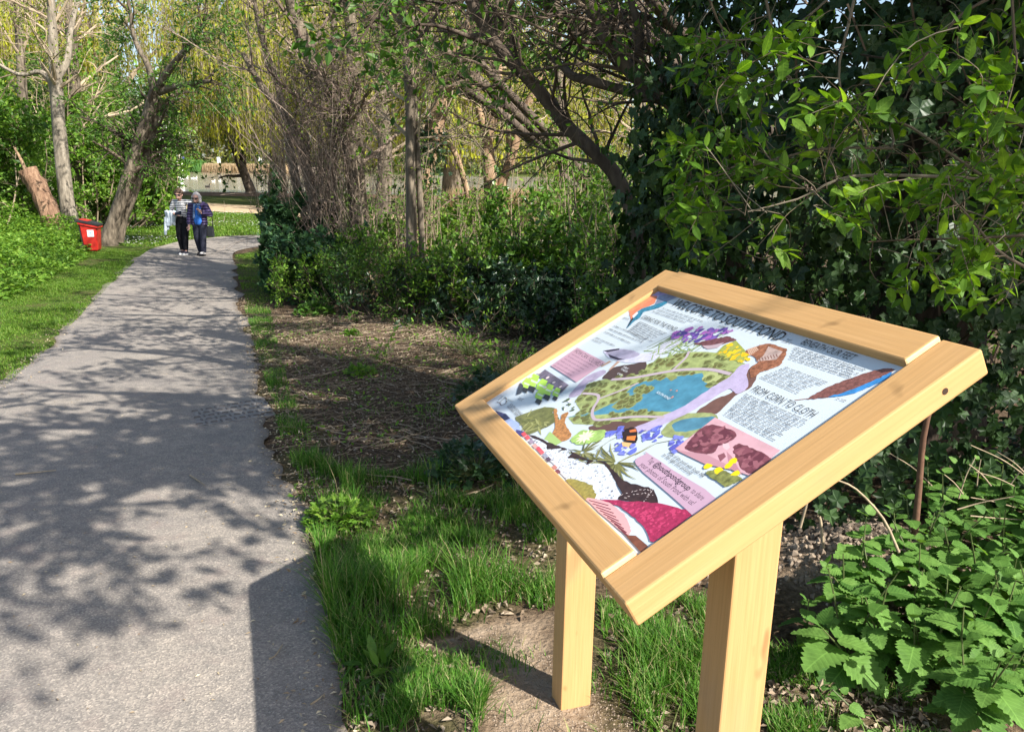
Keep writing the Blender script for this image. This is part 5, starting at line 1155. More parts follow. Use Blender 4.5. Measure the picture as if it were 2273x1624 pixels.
grass('lawn_grass', 'short sunlit lawn left of the path', [(Z_LAWN_L, 60000, .05, .009, .30, .5), (Z_LAWN_R, 9000, .06, .012, .3, .5)], G_LAWN, 141)
grass('far_lawn_grass', 'daisy strewn lawn behind the two walkers', [(Z_LAWN_B, 26000, .09, .03, .25, 2)], G_LAWN, 142)
g = np.random.default_rng(150)
# daisies
n = 900; q = clump(Z_LAWN_B, n, g, 3.5, .55); fan = np.array([(0, 0, .1)] + [(math.cos(a), math.sin(a), 0) for a in np.linspace(0, 6.283, 6, endpoint=False)]); ff = np.array([(0, 1 + i, 1 + (i + 1) % 6) for i in range(6)])
V, F = leaves((fan, ff), np.c_[q, hgt(q[:, 0], q[:, 1]) + .085], frames(np.c_[g.normal(size=(n, 2)), 0 * q[:, 0]], .9, g), g.uniform(.016, .028, n)); o = mk('daisies', V, F, plain('daisy_white', (.75, .75, .70), .6), loc=(*q.mean(0), 0)); tag(o, 'white daisies scattered over the lawn behind the walkers', 'daisies', kind='stuff')
# leaf litter and wood chips
LIT = islandmat('dead_leaves', [(.07, .05, .036), (.15, .11, .075), (.25, .19, .13), (.40, .33, .24), (.12, .09, .065)], .9, .1)
ZL2 = gpoly([(560, 690), (1290, 690), (1300, 900), (1250, 1180), (1000, 1080), (740, 1100), (690, 1240), (640, 1100), (590, 860)])
n = 16000; q = np.vstack([scatter(Z_LITTER, 9000, g), scatter(ZL2, 3500, g), scatter(Z_LUSH, 2000, g), scatter(Z_LIT2, 600, g), scatter(Z_LIT3, 700, g), scatter(Z_LIT1, 200, g)]); d = np.c_[g.normal(size=(n, 2)), g.normal(size=n) * .22]
V, F = leaves((KITE[0] * [1, .9, 2.0], KITE[1]), np.c_[q, hgt(q[:, 0], q[:, 1]) + g.uniform(.004, .02, n)], frames(d, .6, g), g.uniform(.012, .042, n), 1); lb = MB().add(V, F)
o = lb.mk('leaf_litter', LIT, loc=(*q.mean(0), 0)); tag(o, 'brown leaf litter and wood chips on the shaded ground', 'leaf litter', kind='stuff')
n = 2600; q = np.vstack([scatter(Z_LITTER, 2000, g), scatter(ZL2, 600, g)]); az = g.uniform(0, 6.3, n); L = g.uniform(.04, .55, n) ** 1.6 + .04; k = 4; t = np.linspace(-.5, .5, k)
P = np.zeros((n, k, 3)); P[:, :, 0] = q[:, :1] + np.cos(az)[:, None] * L[:, None] * t; P[:, :, 1] = q[:, 1:] + np.sin(az)[:, None] * L[:, None] * t; P[:, :, :2] += g.normal(size=(n, k, 2)) * .006
P[:, :, 2] = hgt(P[:, :, 0], P[:, :, 1]) + g.uniform(.005, .03, n)[:, None] + g.normal(size=(n, k)) * .005
o = mk('fallen_twigs', *[x if i == 0 else [x] for i, x in enumerate(tubes(P, np.repeat(g.uniform(.0012, .004, n)[:, None], k, 1), 4, g))], islandmat('twig_litter', [(.10, .07, .05), (.22, .165, .11), (.40, .32, .22)]), loc=(*q.mean(0), 0)); tag(o, 'dry twigs scattered over the shaded ground', 'twigs', kind='stuff')
# seedlings and low weeds sprinkled through the litter
n = 2600; q = clump(ZL2, n, g, .35, .60); d = np.c_[g.normal(size=(n, 2)), g.uniform(-.1, .8, n)]
V, F = leaves(OVAL, np.c_[q, hgt(q[:, 0], q[:, 1]) + g.uniform(.005, .07, n)], frames(d, .7, g), g.uniform(.015, .045, n)); o = mk('seedlings', V, F, L_FRESH, loc=(*q.mean(0), 0)); tag(o, 'green seedlings and low weeds sprinkled through the leaf litter', 'seedlings', kind='stuff')
# bits along the path edge and on the asphalt
n = 3200; yy = g.uniform(1.6, 12, n) ** 1.0; s_ = g.uniform(size=n) < .75; xx = np.where(s_, xr(yy) + g.normal(size=n) * .09 + .02, xl(yy) + g.normal(size=n) * .1); d = np.c_[g.normal(size=(n, 2)), g.normal(size=n) * .25]
V, F = leaves((KITE[0] * [1, .8, 1.5], KITE[1]), np.c_[xx, yy, hgt(xx, yy) + g.uniform(.008, .02, n)], frames(d, .6, g), g.uniform(.008, .03, n)); lb = MB().add(V, F)
n = 1000; yy = g.uniform(1.7, 11, n); xx = xl(yy) + (xr(yy) - xl(yy)) * g.uniform(.03, .99, n) ** .7; d = np.c_[g.normal(size=(n, 2)), 0 * yy]
V, F = leaves((KITE[0] * [1, .7, 1.5], KITE[1]), np.c_[xx, yy, hgt(xx, yy) + .011], frames(d, .8, g), g.uniform(.006, .02, n)); lb.add(V, F)
o = lb.mk('path_debris', islandmat('debris', [(.20, .14, .09), (.36, .29, .19), (.52, .46, .32)]), loc=(-1, 4, 0)); tag(o, 'fallen bud scales and crumbs of leaf along the path edge', 'debris', kind='stuff')
def ptwig(lab, pts, r):
    P = np.array([ground(*q) + [0, 0, .012 + r] for q in pts]); P = spline(P, 8); V, Q = tubes(P, lerp1([r, r * .5], 8), 5, g); o = mk('fallen_twig', V, Q, DRY, None, True, loc=P[0]); tag(o, lab, 'twig'); return o
ptwig('pale forked twig lying on the asphalt', [(422, 1060), (440, 1072), (455, 1082)], .005); ptwig('thin dark twig near the left edge of the path', [(35, 1058), (80, 1054), (125, 1049)], .005)
ptwig('curved twig on the edge of the board shadow', [(598, 1470), (612, 1462), (628, 1438)], .0035); ptwig('dark stick lying in the board shadow', [(690, 1572), (708, 1560), (716, 1552)], .004)
# leafy weeds: clumps of lobed leaves
def weed(name, lab, px, py, h, rad, n, ls, mat, tp, seed, grp=None, cat='plant'):
    g = np.random.default_rng(seed); c = ground(px, py); t = empty(name, c, lab, cat, grp); a = g.uniform(0, 6.3, n); rr = rad * np.sqrt(g.uniform(0, 1, n)); x = c[0] + rr * np.cos(a); y = c[1] + rr * np.sin(a); z = hgt(x, y); hh = h * (1 - .6 * (rr / rad) ** 2) * g.uniform(.4, 1, n)
    P = np.zeros((n, 4, 3)); tt = np.linspace(0, 1, 4)
    for j, f in enumerate(tt): P[:, j] = np.c_[c[0] + (x - c[0]) * f ** .8, c[1] + (y - c[1]) * f ** .8, z + hh * f ** .7]
    mk('stems', *[q if i == 0 else [q] for i, q in enumerate(tubes(P, np.full((n, 4), .0018), 3, g))], NST, t)
    pos = P[:, -1]; d = nrm(P[:, -1] - P[:, -2]) + .5 * g.normal(size=(n, 3)); V, F = leaves(tp, pos, frames(d, .8, g), g.uniform(*ls, n)); mk('leaves', V, F, mat, t); return t
weed('cow_parsley', 'ferny green weed at the path edge before the board', 755, 1165, .14, .17, 260, (.022, .045), L_FRESH, IVY, 161)
weed('cow_parsley', 'small weed in the litter right of the path', 800, 832, .10, .16, 110, (.03, .05), L_FRESH, IVY, 162); weed('cow_parsley', 'tiny weed left of the small one in the litter', 780, 745, .08, .12, 80, (.03, .05), L_FRESH, IVY, 163)
weed('dandelion', 'rosette of leaves beside the path near the board shadow', 850, 1500, .05, .10, 40, (.05, .10), L_MID, LAUREL, 164)
weed('sapling', 'low leafy sapling in the litter left of the board', 1130, 850, .42, .40, 170, (.04, .075), L_FRESH, OVAL, 165); weed('sapling', 'upright sapling with broad leaves before the bushes', 1165, 700, .75, .30, 130, (.05, .09), L_MID, OVAL, 166); weed('sapling', 'small sapling close to the board frame', 1040, 790, .3, .25, 90, (.04, .07), L_FRESH, OVAL, 167)
weed('ivy_patch', 'dark ivy patch under the left corner of the board', 1060, 1060, .22, .30, 160, (.05, .09), L_DARK, IVY, 168); weed('ivy_patch', 'dark leafy patch behind the left corner of the board', 1100, 900, .3, .35, 170, (.05, .08), L_DARK, IVY, 169)
weed('broad_weed', 'leafy weed at the litter edge below the bushes', 700, 700, .2, .3, 200, (.04, .07), L_MID, IVY, 170)
# bluebells
g = np.random.default_rng(180); c = ground(1135, 706); bb = empty('bluebell_clump', c, 'clump of bluebells in front of the dark bushes', 'flowers')
n = 40; q = np.c_[c[0] + g.normal(size=n) * .13, c[1] + g.normal(size=n) * .08]; V, Q, T = blades(q, .26, .014, g, .5); mk('leaves', V, [T, Q], L_FRESH, bb)
n = 16; q = np.c_[c[0] + g.normal(size=n) * .11, c[1] + g.normal(size=n) * .06]; P = np.zeros((n, 5, 3)); t = np.linspace(0, 1, 5); ln = g.normal(size=(n, 2)) * .06
for j, f in enumerate(t): P[:, j] = np.c_[q + ln * f * f, hgt(q[:, 0], q[:, 1]) + .36 * f * (1 - .1 * f)]
mk('stalks', *[x if i == 0 else [x] for i, x in enumerate(tubes(P, np.full((n, 5), .002), 3, g))], NST, bb)
lb = MB(); attach(lb, (np.array([(0, 0, 0), (.4, .2, .1), (1, .3, 0), (.4, -.2, .1), (1, -.3, 0), (.5, 0, -.25)]), np.array([(0, 1, 2), (0, 3, 4), (0, 1, 3), (0, 5, 2), (0, 4, 5)])), P, np.full((n, 5), .01), 190, (.022, .034), g, .62, 1.0, .3, .008, down=.6); lb.mk('flowers', islandmat('bluebell', [(.10, .09, .40), (.17, .15, .55), (.24, .20, .62)], .6), bb)
# bank of ground cover on the left
g = np.random.default_rng(190); ZB = gpoly([(-60, 500), (60, 500), (150, 512), (215, 540), (190, 575), (130, 610), (60, 650), (-60, 690)])
n = 26000; q = clump(ZB, n, g, 1.2, .30); lo_, hi_ = ZB.min(0), ZB.max(0); hh = .10 + .65 * noise2(q[:, 0], q[:, 1], 1.3) ** 1.4 + .4 * noise2(q[:, 0], q[:, 1], .45) ** 2; hh *= np.clip((xl(q[:, 1]) - .9 - q[:, 0]) / 1.5, .12, 1)
z = hgt(q[:, 0], q[:, 1]) + hh * g.uniform(.35, 1, n); V, F = leaves(KITE, np.c_[q, z], frames(np.c_[g.normal(size=(n, 2)), g.normal(size=n) * .4], .75, g), g.uniform(.05, .12, n)); lb = MB().add(V, F)
o = lb.mk('ground_cover', L_FRESH, loc=(*q.mean(0), 0)); tag(o, 'lush bright ground cover on the bank left of the lawn', 'ground cover', kind='stuff')
# ------------------------------------------------------------------ the two walkers
def lathe_caps(a, b, ra, rb, fy=1.0, n=12):
    """closed capsule between a and b, flattened front to back by fy"""
    a, b = np.array(a, float), np.array(b, float); ax = nrm(b - a); ref = np.array([1.0, 0, 0]) if abs(ax[0]) < .9 else np.array([0, 0, 1.0])
    u = nrm(np.cross(ax, ref)); w = np.cross(ax, u); rows = []
    for t in np.linspace(-np.pi / 2 + .12, 0, 4): rows.append((a + ax * math.sin(t) * ra, ra * math.cos(t)))
    for t in np.linspace(0, np.pi / 2 - .12, 4): rows.append((b + ax * math.sin(t) * rb, rb * math.cos(t)))
    th = np.linspace(0, 2 * np.pi, n, endpoint=False); V = []
    for c, r in rows:
        o = r * (np.cos(th)[:, None] * u + np.sin(th)[:, None] * w); o[:, 1] *= fy; V.append(c + o)
    m = len(rows); V = np.vstack(V + [[a - ax * ra], [b + ax * rb]])
    F = [(i * n + j, i * n + (j + 1) % n, (i + 1) * n + (j + 1) % n, (i + 1) * n + j) for i in range(m - 1) for j in range(n)]
    T = [(m * n, (j + 1) % n, j) for j in range(n)] + [(m * n + 1, (m - 1) * n + j, (m - 1) * n + (j + 1) % n) for j in range(n)]
    return V, np.array(F), np.array(T)
def blobmesh(name, caps, voxel, mats, parent, smooth=2, loc=None):
    mb = MB()
    for c in caps:
        V, F, T = lathe_caps(*c); n0 = mb.n; mb.add(V, F); mb.T.append(T + n0); mb.mt.append(np.zeros(len(T)))
    V, Fs, mi = mb.get(); me = npmesh('tmp', V, Fs); ob = bpy.data.objects.new('tmp', me); COL.objects.link(ob)
    md = ob.modifiers.new('r', 'REMESH'); md.mode = 'VOXEL'; md.voxel_size = voxel; md.use_smooth_shade = True
    if smooth: s_ = ob.modifiers.new('s', 'SMOOTH'); s_.iterations = smooth; s_.factor = .5
    dg = bpy.context.evaluated_depsgraph_get(); dg.update(); m2 = bpy.data.meshes.new_from_object(ob.evaluated_get(dg)); bpy.data.objects.remove(ob); bpy.data.meshes.remove(me)
    m2.name = name; o = link(name, m2, mats, parent)
    if parent is None and loc is not None: o.location = loc
    ORG[o.name] = ORG[parent.name] if parent is not None else np.array(loc); return o
SKIN = plain('skin', (.52, .30, .23), .55, .35, .06, 20); BLACKC = plain('black_cloth', (.012, .012, .014), .85, .15, .3, 25); NAVY = plain('dark_blue_trousers', (.020, .022, .035), .85, .15, .3, 25)
SOLE = plain('white_rubber', (.6, .6, .58), .7); SHOE = plain('dark_shoe', (.03, .03, .045), .6); SHOE2 = plain('grey_shoe', (.42, .40, .38), .7); GLASS = plain('sunglass', (.01, .01, .012), .15, .6)
HAIR1 = plain('brown_hair', (.065, .040, .024), .6, .3, .5, 60); HAIR2 = plain('grey_hair', (.36, .34, .33), .55, .35, .35, 70); BLUE = plain('blue_top', (.03, .14, .48), .8, .2, .2, 30)
m, nt, b, out = nodes('striped_cloth'); w_ = nt.nodes.new('ShaderNodeTexWave'); w_.bands_direction = 'Z'; w_.inputs['Scale'].default_value = 7.2; w_.inputs['Distortion'].default_value = .25
tc = nt.nodes.new('ShaderNodeTexCoord'); nt.links.new(tc.outputs['Object'], w_.inputs['Vector']); nt.links.new(ramp(nt, w_.outputs['Fac'], [(.015, .015, .02), (.70, .70, .70)], [.44, .52]), b.inputs['Base Color']); b.inputs['Roughness'].default_value = .9; STRIPE = m
m, nt, b, out = nodes('quilted_purple'); w_ = nt.nodes.new('ShaderNodeTexWave'); w_.bands_direction = 'Z'; w_.inputs['Scale'].default_value = 4.5; w_.inputs['Distortion'].default_value = .4
tc = nt.nodes.new('ShaderNodeTexCoord'); nt.links.new(tc.outputs['Object'], w_.inputs['Vector']); b.inputs['Base Color'].default_value = (.040, .026, .085, 1); b.inputs['Roughness'].default_value = .42; bump(nt, b, w_.outputs['Fac'], .8, .03); QUILT = m
def hand(c, d, up, s=1.0):
    """five fingers of unequal length and a thumb on the side of the palm"""
    c, d, up = np.array(c, float), nrm(np.array(d, float)), nrm(np.array(up, float)); sd = np.cross(d, up); out = [(c, c + d * .07 * s, .030 * s, .034 * s, .75)]
    for i, (off, L) in enumerate(((-.027, .06), (-.009, .072), (.009, .068), (.026, .052))):
        k = c + d * .085 * s + sd * off * s; m_ = k + d * L * .5 * s - up * .012; out += [(k - d * .02, m_, .0095 * s, .009 * s, 1), (m_, m_ + d * L * .45 * s - up * .028, .009 * s, .0078 * s, 1)]
    th = c + d * .03 * s - sd * .03 * s; out += [(th, th + (d * .03 - sd * .03) * s, .0115 * s, .010 * s, 1), (th + (d * .03 - sd * .03) * s, th + (d * .06 - sd * .035 - up * .01) * s, .010 * s, .0085 * s, 1)]
    return out
def walker(name, lab, px, py, J, h=1.0):
    c = ground(px, py); c[2] += .008; t = empty(name, c, lab, 'person'); t.scale = (.9, .9, .9); return t, c
# woman in striped top, arm round the other, looking down at a telephone
w1, c1 = walker('person', 'walker in black and white striped top and black trousers, arm round the other', 411, 566, None)
head = (0.0, -.085, 1.535)
body = [((0, 0, .90), (0, .0, 1.16), .13, .12, .75), ((0, 0, 1.16), (0, .01, 1.32), .125, .13, .7), ((-.10, .01, 1.36), (.10, .01, 1.37), .07, .07, .8), ((0, 0, 1.38), (0, -.05, 1.46), .055, .052, 1), ((0, -.075, 1.50), (0, -.07, 1.575), .075, .088, 1.1), ((0, -.15, 1.478), (0, -.13, 1.50), .03, .045, 1), ((0, -.17, 1.525), (0, -.163, 1.55), .014, .010, 1), ((-.088, -.07, 1.53), (-.09, -.066, 1.55), .016, .02, .6), ((.088, -.07, 1.53), (.09, -.066, 1.55), .016, .02, .6),
        ((-.19, .0, 1.36), (-.26, .0, 1.12), .052, .042, 1), ((-.26, 0, 1.12), (-.10, -.20, 1.07), .042, .03, 1), ((.19, .0, 1.36), (.42, .09, 1.34), .05, .042, 1), ((.42, .09, 1.34), (.62, .03, 1.30), .04, .03, 1),
        ((-.09, 0, .86), (-.085, -.03, .48), .085, .055, 1), ((-.085, -.03, .48), (-.07, .03, .09), .055, .04, 1), ((.09, 0, .86), (.075, -.06, .48), .085, .055, 1), ((.075, -.06, .48), (.055, -.05, .09), .055, .04, 1)]
body += hand((-.09, -.205, 1.065), (.9, -.25, -.05), (0, .3, 1), .95) + hand((.64, .02, 1.295), (.5, -.75, -.3), (.3, .3, .9), .95)
blobmesh('body', body, .0075, SKIN, w1, 1)
blobmesh('striped_top', [((0, 0, .98), (0, .0, 1.16), .138, .132, .80), ((0, 0, 1.16), (0, .01, 1.32), .136, .142, .76), ((-.12, .01, 1.355), (.12, .01, 1.365), .078, .078, .9), ((-.17, .0, 1.36), (-.235, .0, 1.20), .068, .068, 1), ((.17, .0, 1.36), (.33, .055, 1.345), .068, .066, 1)], .012, STRIPE, w1)
blobmesh('trousers', [((0, 0, .90), (0, 0, .97), .15, .138, .85), ((-.085, 0, .86), (-.09, -.03, .48), .098, .078, 1.05), ((-.09, -.03, .48), (-.072, .03, .17), .078, .062, 1.05), ((.085, 0, .86), (.08, -.06, .48), .098, .078, 1.05), ((.08, -.06, .48), (.056, -.05, .17), .078, .062, 1.05)], .012, BLACKC, w1)
for x, y in ((-.07, .03), (.055, -.05)):
    s_ = blobmesh('shoe', [((x, y + .03, .065), (x, y - .13, .05), .046, .044, 1), ((x, y + .01, .10), (x, y, .15), .045, .042, 1)], .009, SHOE, w1); blobmesh('sole', [((x, y + .04, .022), (x, y - .15, .022), .044, .046, 1)], .009, SOLE, s_, 0)
g = np.random.default_rng(200); hr = [((0, -.05, 1.575), (0, -.04, 1.61), .10, .092, 1.1), ((0, -.0, 1.55), (0, 0, 1.50), .08, .06, 1)]
for k in range(46):
    a_ = g.uniform(0, 6.3); e_ = g.uniform(-.1, 1.4); q = np.array([.098 * math.cos(a_) * math.cos(e_), -.05 + .10 * math.sin(a_) * math.cos(e_), 1.585 + .098 * math.sin(e_)])
    if q[1] < -.12 and q[2] < 1.60: continue
    hr.append((q, q + g.normal(size=3) * .018, .026, .018, 1))
blobmesh('hair', hr, .009, HAIR1, w1, 1)
blobmesh('sunglasses', [((-.07, -.155, 1.552), (-.02, -.168, 1.548), .019, .019, .5), ((.02, -.168, 1.548), (.07, -.155, 1.552), .019, .019, .5), ((-.02, -.168, 1.553), (.02, -.168, 1.553), .006, .006, 1)], .006, GLASS, w1, 0)
# light jacket hanging over the forearm, and the telephone
jc = c1 + np.array([-.22, -.12, 1.10]) * .9
cap = []
for k in range(9):
    x = -.13 + k * .032; zt = .02 + .015 * math.sin(k * 2); lo = -.18 - .16 * abs(math.sin(k * 1.7)); cap.append(((x, -.02 + .03 * math.sin(k * 2.3), zt), (x * .7 - .03, .02 * math.cos(k * 3), lo), .032, .026, 1.2))
cap += [((-.15, -.02, -.15), (-.19, -.01, -.55), .035, .04, .8), ((-.10, 0, -.2), (-.13, .02, -.42), .05, .04, .8)]
o = blobmesh('jacket', cap, .012, plain('pale_denim', (.42, .48, .53), .9, .1, .35, 9), None, 2, jc); o.scale = (.9, .9, .9); tag(o, 'pale blue jacket draped over the forearm of the striped walker', 'jacket')
pc = c1 + np.array([.02, -.245, 1.09]) * .9; bm = bmesh.new(); bmesh.ops.create_cube(bm, size=1)
for v in bm.verts: v.co = Vector((v.co.x * .15, v.co.y * .012, v.co.z * .075))
bmesh.ops.bevel(bm, geom=bm.edges[:], offset=.004, segments=2, affect='EDGES'); me = bpy.data.meshes.new('phone'); bm.to_mesh(me); bm.free(); o = link('phone', me, GLASS); o.location = pc; o.rotation_euler = (-.6, -.2, .1); tag(o, 'dark telephone held in front of the striped top', 'phone')
# older woman in quilted jacket
w2, c2 = walker('person', 'grey haired walker in purple quilted jacket and bright blue top', 449, 568, None)
body = [((0, 0, .86), (0, .0, 1.10), .14, .13, .8), ((0, 0, 1.10), (0, .01, 1.26), .13, .13, .75), ((-.10, .01, 1.29), (.10, .01, 1.30), .07, .07, .8), ((0, 0, 1.31), (0, -.07, 1.39), .055, .052, 1), ((0, -.10, 1.42), (0, -.095, 1.495), .075, .086, 1.1), ((0, -.175, 1.395), (0, -.155, 1.42), .03, .045, 1), ((0, -.192, 1.44), (0, -.186, 1.465), .014, .010, 1),
        ((-.19, .0, 1.29), (-.25, .02, 1.02), .055, .045, 1), ((-.25, .02, 1.02), (-.25, -.06, .80), .042, .032, 1), ((.19, .0, 1.29), (.28, .0, 1.06), .055, .045, 1), ((.28, 0, 1.06), (.14, -.17, 1.10), .042, .032, 1),
        ((-.09, 0, .82), (-.08, -.02, .46), .09, .06, 1), ((-.08, -.02, .46), (-.05, .06, .09), .055, .042, 1), ((.09, 0, .82), (.09, -.08, .46), .09, .06, 1), ((.09, -.08, .46), (.08, -.09, .09), .055, .042, 1)]
body += hand((-.25, -.07, .785), (.05, -.25, -1), (.2, 1, -.2), .95) + hand((.13, -.18, 1.11), (-.45, -.3, .8), (.2, 1, .3), .9)
blobmesh('body', body, .0075, SKIN, w2, 1)
blobmesh('trousers', [((0, 0, .86), (0, 0, .93), .155, .145, .85), ((-.085, 0, .82), (-.085, -.02, .46), .105, .085, 1.05), ((-.085, -.02, .46), (-.052, .06, .13), .085, .07, 1.05), ((.085, 0, .82), (.09, -.08, .46), .105, .085, 1.05), ((.09, -.08, .46), (.082, -.09, .13), .085, .07, 1.05)], .012, NAVY, w2)
blobmesh('blue_top', [((0, -.03, .88), (0, -.03, 1.12), .135, .13, .85), ((0, -.03, 1.12), (0, -.015, 1.27), .13, .11, .85)], .012, BLUE, w2)
blobmesh('scarf', [((-.06, -.09, 1.31), (.06, -.09, 1.31), .035, .035, 1), ((-.05, -.135, 1.29), (-.075, -.15, .98), .026, .03, .6), ((.05, -.135, 1.29), (.06, -.15, 1.08), .026, .03, .6), ((-.06, .03, 1.33), (.06, .03, 1.33), .04, .04, 1)], .010, plain('blue_grey_scarf', (.10, .15, .26), .9, .1, .6, 40), w2)
blobmesh('quilted_jacket', [((-.125, .0, .82), (-.12, .0, 1.12), .085, .078, 1.3), ((.125, .0, .82), (.12, .0, 1.12), .085, .078, 1.3), ((0, .07, .82), (0, .06, 1.25), .12, .11, .7), ((-.115, .01, 1.12), (-.10, .01, 1.28), .082, .08, 1.15), ((.115, .01, 1.12), (.10, .01, 1.28), .082, .08, 1.15), ((-.12, .02, 1.29), (.12, .02, 1.30), .085, .085, .9),
        ((-.19, .0, 1.28), (-.255, .02, 1.02), .08, .072, 1), ((-.255, .02, 1.02), (-.252, -.05, .84), .07, .058, 1), ((.19, .0, 1.28), (.29, .0, 1.06), .08, .075, 1), ((.29, 0, 1.06), (.18, -.14, 1.09), .072, .058, 1)], .012, QUILT, w2)
blobmesh('hair', [((0, -.06, 1.50), (0, -.055, 1.53), .105, .098, 1.1), ((-.08, -.06, 1.50), (-.09, -.08, 1.38), .05, .042, 1.2), ((.08, -.06, 1.50), (.09, -.08, 1.38), .05, .042, 1.2), ((0, .0, 1.5), (0, .0, 1.36), .085, .07, 1)], .010, HAIR2, w2, 2)
blobmesh('sunglasses', [((-.07, -.178, 1.468), (-.02, -.192, 1.463), .02, .02, .5), ((.02, -.192, 1.463), (.07, -.178, 1.468), .02, .02, .5), ((-.02, -.19, 1.468), (.02, -.19, 1.468), .006, .006, 1)], .006, GLASS, w2, 0)
for x, y, u in ((-.05, .06, 0), (.08, -.09, .02)):
    s_ = blobmesh('shoe', [((x, y + .03, .06 + u * .3), (x, y - .14, .052 + u), .05, .048, 1)], .009, SHOE2 if u else BLACKC, w2); blobmesh('sole', [((x, y + .04, .022), (x, y - .16, .022 + u), .046, .048, 1)], .009, BLACKC, s_, 0)
# handbag at her hip
hb = c2 + np.array([.25, .04, .62]) * .9; bg_ = empty('handbag', hb, 'black handbag hanging at the hip of the grey haired walker', 'bag'); bg_.scale = (.9, .9, .9)
bm = bmesh.new(); bmesh.ops.create_cube(bm, size=1)
for v in bm.verts: v.co = Vector((v.co.x * (.16 if v.co.z > 0 else .2), v.co.y * .09, v.co.z * .28))
bmesh.ops.bevel(bm, geom=bm.edges[:], offset=.02, segments=3, affect='EDGES'); me = bpy.data.meshes.new('bag_body'); bm.to_mesh(me); bm.free(); link('bag_body', me, plain('bag_leather', (.02, .022, .025), .4, .5), bg_)
P = np.array([hb + q for q in ((-.07, 0, .13), (-.10, -.06, .40), (-.10, -.12, .62), (-.05, .02, .70), (.04, .06, .40), (.07, 0, .13))]); mk('strap', *[x if i == 0 else [x] for i, x in enumerate(tubes(spline(P, 20), np.full(20, .010), 6, g))], BLACKC, bg_, smooth=True)

# ------------------------------------------------------------------ red bin
bc = ground(207, 557); binr = empty('litter_bin', bc, 'red wheeled bin with black sloping lid on the grass by the tree', 'bin'); binr.rotation_euler = (0, 0, .22); ORG[binr.name] = np.zeros(3)
RED_ = plain('red_plastic', (.40, .022, .016), .4, .4, .35, 5); BLKP = plain('black_plastic', (.02, .02, .022), .5, .4, .2, 8)
def prism(name, prof, y0, y1, mat, parent, bev=.012, taper=None):
    bm = bmesh.new(); A = [bm.verts.new((x, y0 * (1 if taper is None else taper(z)), z)) for x, z in prof]; B = [bm.verts.new((x, y1 * (1 if taper is None else taper(z)), z)) for x, z in prof]; n = len(prof)
    bm.faces.new(A); bm.faces.new(B[::-1])
    for i in range(n): bm.faces.new((A[i], B[i], B[(i + 1) % n], A[(i + 1) % n]))
    bmesh.ops.recalc_face_normals(bm, faces=bm.faces[:])
    if bev: bmesh.ops.bevel(bm, geom=bm.edges[:], offset=bev, segments=2, affect='EDGES')
    me = bpy.data.meshes.new(name); bm.to_mesh(me); bm.free(); o = link(name, me, mat, parent); ORG[o.name] = np.zeros(3); return o
KB_ = .96
S_ = lambda pr: [(x * .76, z * KB_) for x, z in pr]
prism('bin_body', S_([(-.19, .02), (.19, .02), (.245, .60), (-.245, .69)]), -.20, .20, RED_, binr, .02, lambda z: .80 + .2 * min(1, z / .65))
prism('rim', S_([(-.285, .675), (.285, .575), (.285, .625), (-.285, .725)]), -.225, .225, RED_, binr, .008)
lid = prism('lid', S_([(-.34, .735), (.305, .628), (.315, .66), (.10, .72), (-.20, .785), (-.34, .795)]), -.235, .235, BLKP, binr, .012)
prism('lid_ridge', S_([(-.25, .785), (.0, .742), (.0, .755), (-.25, .80)]), -.18, .18, RED_, lid, .004)
prism('back_shade', S_([(-.225, .05), (-.195, .05), (-.25, .66), (-.285, .66)]), -.165, .165, BLKP, binr, .006)  # black sheet over the red back, painting the bin's shaded side
P = np.array([(-.275, -.18, .77), (-.28, 0, .775), (-.275, .18, .77)]) * [1, 1, KB_]; mk('handle', *[x if i == 0 else [x] for i, x in enumerate(tubes(spline(P, 8), np.full(8, .016), 8, g))], BLKP, binr, smooth=True)
for y in (-.185, .185):
    bm = bmesh.new(); bmesh.ops.create_cone(bm, cap_ends=True, segments=20, radius1=.09, radius2=.09, depth=.05, matrix=Matrix.Translation((-.16, y, .09)) @ Matrix.Rotation(math.pi / 2, 4, 'X')); me = bpy.data.meshes.new('wheel'); bm.to_mesh(me); bm.free(); link('wheel', me, BLKP, binr)
lab_ = mk('notice', np.array([(-.03, -.186, .37), (.11, -.186, .37), (.112, -.1965, .535), (-.03, -.1965, .535)]) * [1, 1, KB_] - [0, .004, 0], np.array([(0, 1, 2, 3)]), plain('notice_white', (.72, .74, .74), .6), binr)
mk('notice_print', np.array([(.02, -.1905, .44), (.055, -.1905, .44), (.056, -.1937, .49), (.02, -.1937, .49)]) * [1, 1, KB_] - [0, .0065, 0], np.array([(0, 1, 2, 3)]), plain('notice_ink', (.20, .35, .55), .6), lab_)

# ------------------------------------------------------------------ worn metal access cover in the path
cc = gpoly([(428, 912), (585, 884), (612, 922), (440, 948)]); mid_ = cc.mean(0); cov = empty('access_cover', (*mid_, float(hgt(*mid_)) + .006), 'worn studded metal cover set in the right side of the path', 'cover')
IRON = plain('worn_iron', (.21, .195, .178), .7, .3, .35, 25); STUD = plain('stud_iron', (.11, .10, .095), .6, .35, .3, 25)
Cw = np.c_[cc, hgt(cc[:, 0], cc[:, 1])]
_g = np.array([Cw[0] * (1 - u) * (1 - v) + Cw[1] * u * (1 - v) + Cw[2] * u * v + Cw[3] * (1 - u) * v for u in np.linspace(0, 1, 9) for v in np.linspace(0, 1, 7)])
Cw[:, 2] += .009 + max(0, float((hgt(_g[:, 0], _g[:, 1]) - _g[:, 2]).max())); lowp = Cw - [0, 0, .03]
mk('plate', np.vstack([Cw, lowp]), np.array([(0, 1, 2, 3), (0, 4, 5, 1), (1, 5, 6, 2), (2, 6, 7, 3), (3, 7, 4, 0)]), IRON, cov)
